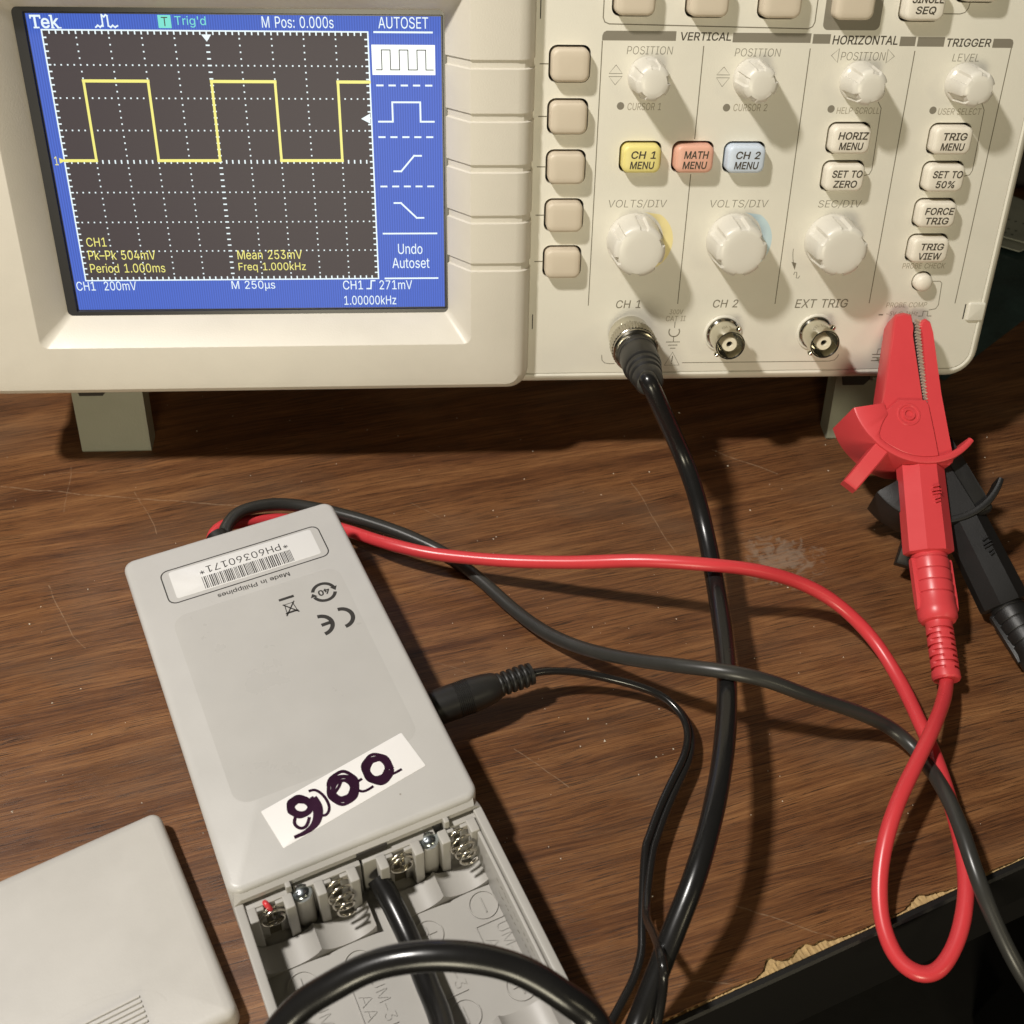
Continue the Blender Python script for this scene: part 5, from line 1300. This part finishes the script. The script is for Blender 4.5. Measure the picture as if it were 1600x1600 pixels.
    for s_ in (-1, 1):
        o_ = base + e2p * (5.6 * s_) + e3p * 0.3
        rings = []
        for h, w in ((3.2, 1.0), (4.2, 1.5), (17.0, 1.5), (20.0, 0.9)):
            rings.append([o_ + b1 * h + e2p * (s_ * c_) + e3p * q_ for c_, q_ in ((-0.8, -w), (0.75, -w * 0.8), (0.75, w * 0.8), (-0.8, w))])
        mb.loft(rings)
    pobj(mb, 'grip', plastic, plug, root, 30)
    mb = MB()
    x0, x1 = 24.0, L
    pr_ = [(4.0, x0), (3.95, x0 + 2.0)]
    x = x0 + 2.2
    while x < x1 - 2.6:
        pr_ += [(4.0, x), (3.35, x + 0.12), (3.35, x + 0.75), (4.05, x + 0.9)]
        x += 1.75
    pr_ += [(4.15, x + .3), (4.15, x1 - 0.7), (3.7, x1), (2.2, x1 + 0.1)]

    def slot(a, r_, h):
        # slots are broken by a rib on top and below
        if r_ > 3.5:
            return r_
        odd = int((h - x0 - 2.2) / 1.75) % 2
        f_ = abs(((a / PI + (0.5 if odd else 0.0)) % 1.0) - 0.5)
        return 4.0 if f_ < 0.12 else r_
    mb.lathe(pr_, base, b1, 40, slot, ref=e3p)
    wobj(mb, 'strain_relief', plastic, root, 30)
    return base, b1, L


rtip = V(125.7, 309.4, 58.5)
red = thing('test_lead', 'red test lead with large crocodile clip gripping the probe terminal', 'test lead', loc=rtip, group='test leads')
rb, rd, rl = crocodile(red, 'red_plastic', rtip, (130.2, 241.4, 20.0), (130.9, 202.6, 7.0))
mb = MB()
mb.tube(spline([Vector(p) for p in RED] + [rb + rd * (rl - 0.5), rb + rd * (rl - 7)], 7), lambda f_: 2.05 * (1 + 0.018 * math.sin(f_ * 61) + 0.012 * math.sin(f_ * 173)), 18)
wobj(mb, 'jacket', 'red_jacket', red, 60)

btip = V(124.0, 297.0, 42.0)
blk = thing('test_lead', 'charcoal black test lead, its crocodile clip lying behind the red clip', 'test lead', loc=btip, group='test leads')
bb, bd, bl_ = crocodile(blk, 'black_plastic', btip, (154.5, 230.5, 9.8), (167.0, 193.5, 5.5), roll=0.36)
mb = MB()
off = [(150, 108, -22), (170, 112, -24), (188, 128, -10), (190, 150, 1.5), (182, 172, 3.2), (174, 186, 4.6)]
mb.tube(spline([Vector(p) for p in DARK] + [Vector(p) for p in off] + [bb + bd * (bl_ - 0.5), bb + bd * (bl_ - 7)], 7), lambda f_: 2.05 * (1 + 0.018 * math.sin(f_ * 57) + 0.012 * math.sin(f_ * 161)), 18)
wobj(mb, 'jacket', 'charcoal_jacket', blk, 60)

# ---- low-voltage cord with barrel plug
B0, B1 = V(-19.5, 179.4, 13.0), V(7.6, 193.2, 13.0)
cord = thing('power_cord', 'thin black twin power cord with ribbed barrel plug in the box side', 'cord', loc=B0)
ax = (B1 - B0).normalized()
BL = (B1 - B0).length
mb = MB()
mb.lathe([(4.6, 0), (5.0, 0.6), (5.05, 6)] + [p for j in range(8) for p in ((5.05, 7.0 + j * 0.55), (4.85, 7.18 + j * 0.55), (4.85, 7.38 + j * 0.55), (5.05, 7.5 + j * 0.55))] + [(5.0, 12.4), (4.7, 16.0), (4.2, 19.0), (3.6, 20.2), (2.4, 20.4)], B0, ax, 36)
wobj(mb, 'plug', 'black_rubber', cord, 25)
mb = MB()
pr_ = [(2.3, 19.8)]
x = 20.3
while x < BL - 1.6:
    pr_ += [(3.4, x), (3.5, x + 0.4), (3.4, x + 0.85), (2.3, x + 0.95), (2.3, x + 1.75)]
    x += 1.9
pr_ += [(3.2, x), (3.2, x + 0.9), (2.0, x + 1.1)]
mb.lathe(pr_, B0, ax, 32)
wobj(mb, 'strain_relief', 'black_rubber', cord, 25)
W0 = [B1 - ax * 4] + [Vector(p) for p in CORD[:-1]]
sp0 = spline(W0, 8)


def offset(path, w):
    out = []
    for i, p in enumerate(path):
        t = (path[min(len(path) - 1, i + 1)] - path[max(0, i - 1)]).normalized()
        f_ = i / (len(path) - 1)
        tw_ = 0.5 + 0.5 * math.sin(f_ * 4.2)       # the pair twists a little along its run
        s_ = t.cross(V(0, 0, 1)).normalized()
        u_ = s_.cross(t)
        out.append(p + (s_ * math.cos(tw_ * 1.1) + u_ * math.sin(tw_ * 1.1)) * w)
    return out


for sgn, rest in ((-1, CORDB), (1, CORDA)):
    pa = offset(sp0, 1.0 * sgn)
    pb = spline([Vector(p) for p in rest[1:]], 8)
    mb = MB()
    mid = pa[-6:-5]
    mb.tube(spline(pa[:-4:4] + [Vector(p) for p in rest[1:]] + [Vector(rest[-1]) + (Vector(rest[-1]) - Vector(rest[-2])) * 2], 5), 1.08, 12)
    wobj(mb, 'conductor', 'cord_jacket', cord, 60)

# ================================================================== the battery-powered adaptor box
BA = math.radians(27.65)
bmx = Matrix.Translation(Vector((-112.14, 214.3, 0)) * S) @ Matrix.Rotation(BA, 4, 'Z')
box = thing('adapter_box', 'light grey handheld box lying face down, labels up, battery bay open', 'adapter box', bmx)
# local frame: x across (0..64), y away from the camera (0 .. -170 towards it), z up
TL = -171.0
W = 64.0
hs = MB()
hs.rbox(0, W, -110.0, 2.2, 0.4, 26.0, 3.4, 1.5, n=6)
house = hs.obj('housing', 'box_plastic', box, angle=40)
# dark chamfered step at the end of the housing
stp = MB()
stp.loft([[(x, -108.6, z) for x, z in ((1.0, 22.6), (W - 1.0, 22.6), (W - 1.6, 25.2), (1.6, 25.2))], [(x, -111.2, z) for x, z in ((0.3, 21.9), (W - 0.3, 21.9), (W - 2.2, 23.6), (2.2, 23.6))]])
stp.obj('bay_lip', 'tray_plastic', box)
hl = MB()
hl.box(30.6, 38.4, -111.6, -110.0, 20.9, 23.3)
hl.obj('latch_hole', 'gap_dark', box)
# slightly glossier field on the back of the housing
rim = MB()
rim.loft([[(x, y, 26.0) for x, y in rrect(8.0, -88.7, 56.7, -24.3, 4.2, 6)], [(x, y, 26.012) for x, y in rrect(8.1, -88.6, 56.6, -24.4, 4.1, 6)]], False, True)
rim.obj('smooth_field', 'box_field', house)

tr = MB()
FZ = 5.5            # bay floor
tr.box(0.3, W - 0.3, TL, -109.8, 0.4, FZ)
tr.obj('bay_floor', 'tray_plastic', box)
for x0, x1 in ((0.2, 2.5), (W - 2.5, W - 0.2)):
    wl = MB()
    wl.rbox(x0, x1, TL, -111.0, FZ - 0.2, 22.0, 0.5, 0.35)
    wl.obj('bay_wall', 'tray_plastic', box)
wl = MB()
wl.rbox(W - 3.6, W - 2.7, TL, -112.6, FZ - 0.2, 20.2, 0.3, 0.25)
wl.obj('bay_wall', 'tray_plastic', box)
wl = MB()
wl.rbox(2.6, W - 2.6, TL, TL + 2.2, FZ - 0.2, 20.0, 0.5, 0.35)
wl.obj('bay_wall', 'tray_plastic', box)
# ledges, one each side of the cable passage
for x0, x1 in ((2.4, 13.2), (14.4, 31.0), (31.6, 50.6), (54.6, 62.4)):
    le = MB()
    le.rbox(x0, x1, -112.9, -110.6, FZ, 20.8, 0.25, 0.2)
    le.obj('ledge', 'tray_plastic', box)
for x0 in (12.6, 53.2):
    le = MB()
    le.rbox(x0, x0 + 1.4, -112.6, -109.4, FZ, 23.6, 0.3, 0.3)
    le.obj('tab', 'tray_plastic', box)
# contact holders: T-shaped posts
for x, sd in ((3.6, 1), (12.4, -1), (20.2, 1), (28.4, -1), (36.0, 1), (45.0, -1), (52.2, 1), (60.0, -1)):
    po = MB()
    po.rbox(x - 1.2, x + 1.2, -116.4, -112.6, FZ, 21.0, 0.35, 0.3)
    po.rbox(*(sorted((x + sd * 0.9, x + sd * 3.0))), -113.9, -112.95, FZ, 20.6, 0.25, 0.2)
    po.obj('contact_post', 'tray_plastic', box)
# divider plates behind the springs
for x0, x1 in ((4.0, 12.0), (20.6, 28.0), (36.4, 44.6), (52.6, 59.6)):
    pl = MB()
    pl.box(x0, x1, -113.3, -112.95, FZ, 18.6)
    pl.obj('contact_plate', 'nickel', box)
# screw posts
for x in (16.0, 48.8):
    sp_ = MB()
    sp_.lathe([(2.6, FZ), (2.5, 18.6), (2.2, 18.9)], (x, -112.9, 0), (0, 0, 1), 24)
    sp_.obj('screw_post', 'tray_plastic', box)
    sw = MB()
    sw.lathe([(2.2, 18.7), (2.45, 18.9), (2.45, 19.7), (2.1, 20.4), (1.3, 20.85), (0.3, 21.0)], (x, -112.9, 0), (0, 0, 1), 28)
    s_ = sw.obj('screw', 'screw_zinc', box, angle=50)
    cx = MB()
    for a in (0.5, 0.5 + PI / 2):
        c_, d_ = math.cos(a), math.sin(a)
        cx.add([(x + c_ * l - d_ * w, -112.9 + d_ * l + c_ * w, 20.93 + 0.09 * (abs(l) < 0.1)) for l, w in ((-1.5, -.22), (1.5, -.22), (1.5, .22), (-1.5, .22))], [(0, 1, 2, 3)])
    cx.obj('recess', 'gap_dark', s_)


# springs: two flat spiral contacts and two conical springs
def helix(cx_, y0, y1, z, r0, r1, turns, wire, sag=0.0):
    pts = []
    n = int(turns * 22)
    for k_ in range(n + 1):
        f_ = k_ / n
        a = 2 * PI * turns * f_
        r_ = r0 + (r1 - r0) * f_
        pts.append((cx_ + r_ * math.cos(a) + sag * 0.3 * f_, y0 + (y1 - y0) * f_, z - sag * f_ * f_ + r_ * math.sin(a)))
    mb = MB()
    mb.tube(pts, wire, 8)
    return mb


for x in (24.3, 56.2):
    helix(x, -113.6, -120.6, 16.4, 3.8, 1.9, 4.0, 0.36, 1.0).obj('spring', 'wire_steel', box, 60)
for x in (8.0, 40.6):
    mb = helix(x, -113.6, -115.4, 16.2, 3.7, 2.6, 2.1, 0.36)
    mb.tube([(x, -113.4, 16.2), (x, -115.2, 16.2), (x + 0.3, -115.5, 17.6)], 0.36, 8)
    mb.obj('spring', 'wire_steel', box, 60)
rw = MB()
rw.tube(spline([(7.0, -111.4, 18), (7.2, -112.4, 20.6), (7.6, -113.6, 20.4), (8.0, -114.0, 19.4)], 5), 0.7, 10)
rw.obj('red_wire', 'red_jacket', box, 60)


# scalloped cradles for the cells
def cradle(x0, x1, y0, y1):
    mb = MB()
    prof = []
    n = 30
    mid = (x0 + x1) / 2
    for k_ in range(n + 1):
        x = x0 + (x1 - x0) * k_ / n
        c_ = (x0 + mid) / 2 if x < mid else (x1 + mid) / 2
        half = (x1 - x0) / 4
        t = min(1.0, abs(x - c_) / half)
        z = FZ + 0.5 + 4.3 * (1 - math.sqrt(max(0.0, 1 - 0.94 * t * t)))
        prof.append((x, z))
    prof = [(x0, FZ - 0.1)] + prof + [(x1, FZ - 0.1)]
    mb.loft([[(x, y0, z) for x, z in prof], [(x, y1, z) for x, z in prof]])
    mb.obj('cradle', 'tray_plastic', box, angle=30)


cradle(2.5, 30.4, -123.6, -116.6)
cradle(35.0, 61.3, -123.6, -116.6)
cradle(2.5, 30.2, -168.0, -155.4)
cradle(35.0, 61.3, -168.0, -155.4)
# rib along the cable passage
rb_ = MB()
rb_.rbox(34.0, 34.8, -157, -116.6, FZ, FZ + 2.2, 0.2, 0.2)
rb_.obj('rib', 'tray_plastic', box)


# moulded marks on the bay floor
def mould(parts):
    mb = MB()
    for pts, w in parts:
        n = len(pts)
        m2 = MB()
        m2.ribbon(pts, w, FZ + 0.42)
        k_ = len(m2.v)
        # give each stroke its thickness
        m2.add([(x, y, FZ - 0.05) for x, y, z in m2.v[:k_]], [])
        h_ = k_ // 2
        fs = []
        for i in range(h_ - 1):
            fs += [(i, i + 1, k_ + i + 1, k_ + i), (h_ + i, h_ + i + 1, k_ + h_ + i + 1, k_ + h_ + i)]
        m2.f += fs
        mb.add(m2.v, m2.f)
    return mb.obj('moulded_mark', 'tray_plastic', box, angle=20)


def ringpts(x, y, r_):
    return [(x + r_ * math.cos(2 * PI * j / 28), y + r_ * math.sin(2 * PI * j / 28)) for j in range(29)]


for x, y, plus in ((56.9, -128.2, 0), (41.5, -129.6, 1), (23.5, -129.4, 0), (9.6, -128.8, 1), (42.0, -151.0, 0), (56.8, -150.2, 1), (9.2, -151.0, 0), (23.6, -150.8, 1)):
    ps = [(ringpts(x, y, 3.6), 0.28), ([(x, y - 2.1), (x, y + 2.1)], 0.28)]
    if plus:
        ps.append(([(x - 2.1, y), (x + 2.1, y)], 0.28))
    mould(ps)
for x0 in (55.4, 40.2, 22.4, 8.4):
    # bracket and type letters, reading down the bay
    mould([([(x0 + 4.8, -132.9), (x0 - 2.6, -132.9), (x0 - 2.6, -145.8), (x0 + 4.8, -145.8)], 0.26)])
    lt = MB()
    text(lt, 'UM–3', -5.2, 1.0, 5.2, 3.8, 0.0, 0, -0.02)
    text(lt, 'AA', -2.8, -3.0, 3.6, -0.2, 0.0, 0, -0.02)
    lt.v = [(x0 + 1.2 + y_, -139.4 - x_, FZ + 0.3 + z_) for x_, y_, z_ in lt.v]
    vs, fs = list(lt.v), list(lt.f)
    lt.obj('moulded_lettering', 'tray_plastic', box, angle=20)
# faint worn marking along the right wall (too worn to read)
rw_ = random.Random(5)
wm = MB()
for row, z_ in ((0, 16.6), (1, 12.6)):
    y_ = -128.0 - 1.5 * row
    while y_ > -153:
        w_ = rw_.uniform(0.6, 1.5)
        h_ = rw_.uniform(0.2, 0.5)
        k_ = rw_.uniform(-0.4, 0.4)
        wm.add([(W - 3.63, y_, z_ + k_), (W - 3.63, y_ - w_, z_ - k_), (W - 3.63, y_ - w_, z_ - k_ + h_), (W - 3.63, y_, z_ + k_ + h_)], [(0, 1, 2, 3)])
        y_ -= w_ + rw_.uniform(0.3, 1.1)
wm.obj('worn_marking', 'ink_grey', box, angle=20)

# ---- printed labels on the housing
TZ = 26.02
ol = MB()
oo, oi = rrect(8.8, -19.6, 56.7, -6.4, 2.4, 6), rrect(9.15, -19.25, 56.35, -6.75, 2.1, 6)
ol.loft([[(x, y, TZ + .01) for x, y in oo], [(x, y, TZ + .01) for x, y in oi]], False, False)
ol.obj('label_outline', 'print_black', house)
wl = MB()
wl.rbox(11.3, 54.2, -18.0, -7.4, 26.0, 26.06, 0.8, 0.03)
lab = wl.obj('serial_label', 'label_film', box)
tx = MB()
text(tx, '*PH60360171*', 19.6, -12.0, 46.0, -9.3, 26.075, 0, 0.0, flip=True)
tx.obj('lettering', 'print_black', lab)
bc = MB()
x = 19.6
rnd = random.Random(3)
while x < 46.0:
    w = rnd.choice((0.18, 0.18, 0.34))
    bc.quad(x, -17.6, x + w, -12.9, 26.072)
    x += w + rnd.choice((0.2, 0.2, 0.36))
bc.obj('barcode', 'print_black', lab)
tx = MB()
text(tx, 'Made in Philippines', 22.0, -22.6, 43.2, -20.6, TZ, 0, 0.012, flip=True)
tx.obj('lettering', 'print_black', house)


def arcpts(cx_, cy_, r_, a0, a1, n=20):
    return [(cx_ + r_ * math.cos(math.radians(a0 + (a1 - a0) * j / n)), cy_ + r_ * math.sin(math.radians(a0 + (a1 - a0) * j / n))) for j in range(n + 1)]


mk = MB()
# C and E of the conformity mark, upside down
mk.ribbon(arcpts(51.3, -43.4, 3.3, -88, 88), 1.25, TZ)
mk.ribbon(arcpts(45.2, -43.6, 3.3, -88, 88), 1.25, TZ)
mk.ribbon([(45.4, -43.6), (48.0, -43.6)], 1.15, TZ)
mk.obj('conformity_mark', 'print_black', house)
mk = MB()
mk.ribbon(arcpts(50.0, -32.4, 3.2, 15, 160), 1.0, TZ)
mk.ribbon(arcpts(50.0, -32.4, 3.2, 195, 340), 1.0, TZ)
for a in (15, 195):
    c_ = (50.0 + 3.2 * math.cos(math.radians(a)), -32.4 + 3.2 * math.sin(math.radians(a)))
    s_ = 1 if a == 15 else -1
    mk.add([(c_[0] - 1.0 * s_, c_[1] + 0.1, TZ), (c_[0] + 1.1 * s_, c_[1] + 0.1, TZ), (c_[0] + 0.2 * s_, c_[1] - 1.5 * s_, TZ)], [(0, 1, 2)])
text(mk, '40', 48.3, -33.5, 51.7, -31.3, TZ, 0, 0.03, flip=True)
mk.obj('recycling_mark', 'print_black', house)
mk = MB()
mk.quad(37.3, -30.7, 41.7, -29.8, TZ)
mk.ribbon([(37.8, -32.2), (41.4, -36.4)], 0.4, TZ)
mk.ribbon([(41.2, -32.0), (37.6, -36.6)], 0.4, TZ)
mk.ribbon([(38.3, -32.4), (40.6, -32.4), (41.0, -35.4), (38.0, -35.4), (38.3, -32.4)], 0.34, TZ)
mk.ribbon([(37.6, -35.7), (41.3, -35.7)], 0.5, TZ)
mk.obj('waste_mark', 'print_black', house)

# ---- hand-lettered sticker
sk = MB()
cs_, sn_ = math.cos(math.radians(9.9)), math.sin(math.radians(9.9))
sk.rbox(-20.1, 20.1, -5.9, 5.9, 26.0, 26.09, 0.3, 0.03)
sk.v = [(33.9 + x * cs_ - y * sn_, -94.7 + x * sn_ + y * cs_, z) for x, y, z in sk.v]
stk = sk.obj('paper_sticker', 'sticker_white', box)
ik = MB()
hw = random.Random(11)
for j, (pts, w) in enumerate(SCRIBBLE):
    loop = math.hypot(pts[0][0] - pts[-1][0], pts[0][1] - pts[-1][1]) < 0.01
    passes = 4 if loop else (3 if w > 2 else 1)
    cx_, cy_ = sum(p[0] for p in pts) / len(pts), sum(p[1] for p in pts) / len(pts)
    for q_ in range(passes):
        f_ = 1.0 + (q_ - (passes - 1) / 2) * (0.17 if loop else 0.0) + hw.uniform(-0.03, 0.03)
        ox, oy = hw.uniform(-0.18, 0.18), hw.uniform(-0.18, 0.18)
        if not loop and passes > 1:
            ox += (q_ - 1) * w * 0.27
        ph = hw.uniform(0, 6.28)
        pp = []
        for i_, p in enumerate(pts):
            e_ = 1 + 0.05 * math.sin(i_ * 0.63 + ph) + 0.03 * math.sin(i_ * 1.9 + ph)
            if not loop:
                e_ = 1
            pp.append((cx_ + (p[0] - cx_) * f_ * e_ + ox, cy_ + (p[1] - cy_) * f_ * e_ + oy, 0))
        fine_ = [(p.x, p.y) for p in spline(pp, 4)]
        ik.ribbon(fine_, min(w, 1.0) * (0.92 if passes > 1 else 0.9), 26.10 + 0.003 * (j * 5 + q_))
ik.obj('handwriting', 'marker_ink', stk)

# wire exit at the far end
gr = MB()
gr.rbox(25.0, 36.5, -0.6, 11.0, 7.5, 16.5, 2.4, 1.6)
gr.lathe([(3.9, 0), (3.7, 8)], (30.5, 4, 13.6), (-0.15, 1, 0.12), 20)
gr.obj('grommet', 'black_rubber', box)

# ================================================================== the loose battery cover
cmx = Matrix.Translation(Vector((-89.5, 146.0, 0)) * S) @ Matrix.Rotation(math.radians(32), 4, 'Z')
cov = thing('battery_cover', 'loose grey battery cover with ribbed thumb grip, lying beside the box', 'battery cover', cmx)


def crect(ins, z, xr=1.6, yt=1.2):
    return [(x, y, z) for x, y in rrect(-62.6 + ins, -58.6 + ins, xr - ins, yt - ins, max(0.5, 2.8 - ins), 6)]


cv = MB()
cv.loft([crect(1.6, 0.3), crect(0.4, 0.3), crect(0, 1.2), crect(0, 5.6), crect(0.25, 6.8), crect(0.8, 7.6), crect(1.6, 8.0), crect(3.0, 8.1), crect(12, 8.2)], True, True)
shell = cv.obj('shell', 'cover_plastic', cov, angle=45)
gv_ = MB()
for k_ in range(9):
    y = -44.0 - k_ * 1.25
    g1 = MB()
    x0 = -40.0 + 0.5 * k_
    g1.loft([[(x0, y - .42, 8.1), (x0, y - .2, 8.7), (x0, y + .2, 8.7), (x0, y + .42, 8.1)], [(-17.2, y - .42, 8.1), (-17.2, y - .2, 8.7), (-17.2, y + .2, 8.7), (-17.2, y + .42, 8.1)]])
    g1.obj('grip_rib', 'cover_plastic', shell)
tp = MB()
rings = []
for ins, z in ((0, 8.1), (1.2, 8.22), (2.4, 8.14)):
    rings.append([(-31 + (20.0 - ins) * math.cos(PI * j / 24), -48 + (9.4 - ins) * math.sin(PI * j / 24), z) for j in range(25)])
tp.loft(rings, False, False, closed=False)
tp.obj('thumb_recess', 'cover_plastic', shell, angle=30)
lp = MB()
lp.rbox(-52, -8, -60.4, -58.2, 0.4, 4.2, 0.6, 0.5)
lp.obj('latch_lip', 'cover_plastic', cov)

# ================================================================== behind the scope
# translucent anti-static bag lying flat
bag = thing('plastic_bag', 'teal translucent plastic bag lying on the desk right of the oscilloscope', 'plastic bag', loc=(205, 420, 0))


def bagmat():
    m_ = bpy.data.materials.new('bag_film')
    t = NT(m_)
    n_ = t.noise(t.coord((30, 30, 30)), 1.0, 4, 0.6)
    t.put(t.b.inputs['Base Color'], t.ramp(n_, [(0.3, (0.035, 0.050, 0.045)), (0.7, (0.050, 0.090, 0.088))]))
    t.b.inputs['Roughness'].default_value = 0.3
    t.b.inputs['Alpha'].default_value = 0.80
    t.bump(t.noise(t.coord((60, 60, 60)), 1.0, 3, 0.6), 0.5, 0.002)
    MATS['bag_film'] = m_


bagmat()
nb_ = 26
A_, B_, C_, D_ = Vector((166, 352)), Vector((260, 446)), Vector((205, 505)), Vector((112, 412))


def bagz(a_, b_):
    return 1.2 + 1.1 * math.sin(a_ * 7 + b_ * 3) * math.sin(b_ * 9) + 2.4 * math.sin(PI * a_) * math.sin(PI * b_)


for nm, sgn in (('film', 1),):
    mb = MB()
    vs = []
    for j in range(nb_ + 1):
        for i in range(nb_ + 1):
            a_, b_ = i / nb_, j / nb_
            p = (A_ * (1 - a_) + B_ * a_) * (1 - b_) + (D_ * (1 - a_) + C_ * a_) * b_
            e_ = min(a_, b_, 1 - a_, 1 - b_)
            vs.append((p.x, p.y, 0.25 + min(1.0, e_ * 9) * max(0.2, bagz(a_, b_))))
    mb.add(vs, [(j * (nb_ + 1) + i, j * (nb_ + 1) + i + 1, (j + 1) * (nb_ + 1) + i + 1, (j + 1) * (nb_ + 1) + i) for j in range(nb_) for i in range(nb_)])
    wobj(mb, 'film', 'bag_film', bag, 60)
mb = MB()
mb.add([(x, y, 0.1) for x, y in ((A_.x, A_.y), (B_.x, B_.y), (C_.x, C_.y), (D_.x, D_.y))], [(0, 1, 2, 3)])
wobj(mb, 'underside', 'bag_film', bag, 60)

mat('card_paper', (0.36, 0.37, 0.31), 0.6, mottle=0.18)
mat('card_ink', (0.13, 0.14, 0.12), 0.6)
card = thing('paper_slip', 'pale folded paper slip with faint print on the plastic bag', 'paper slip', loc=(215, 447, 4))
for nm, dz, dx_ in (('sheet', 0, 0), ('sheet', 1.6, 3.5)):
    mb = MB()
    P_ = [(181, 456), (217, 438.5), (246, 458), (212, 486)]
    P_ = [(x + dx_, y + dx_ * 1.3) for x, y in P_]
    mb.prism(P_, 5.0 + dz, 5.4 + dz)
    sh_ = wobj(mb, nm, 'card_paper', card)
mb = MB()
for r_ in range(4):
    for c_ in range(9):
        if random.random() < 0.75:
            f0 = 0.12 + 0.085 * c_
            p = Vector((184.5, 460.5)).lerp(Vector((220.5, 443.0)), f0) + Vector((0.47, 0.58)) * (4 + 5.5 * r_)
            w_ = random.uniform(0.6, 1.5)
            mb.add([(p.x, p.y, 7.03), (p.x + w_, p.y - w_ * .48, 7.03), (p.x + w_ + .7, p.y - w_ * .48 + 1.0, 7.03), (p.x + .7, p.y + 1.0, 7.03)], [(0, 1, 2, 3)])
pobj(mb, 'print', 'card_ink', sh_, card)

cb = thing('equipment_case', 'black equipment case standing behind the oscilloscope at the right edge', 'case', loc=(280, 560, 0))
mb = MB()
mb.rbox(150, 420, 500, 640, 0.2, 210, 6, 4)
body = wobj(mb, 'body', 'case_black', cb)
mb = MB()
for k_ in range(14):
    mb.box(196, 400, 498.4, 500.2, 24 + k_ * 12, 27 + k_ * 12, 0.5)
wobj(mb, 'vent_louvre', 'case_black', cb)
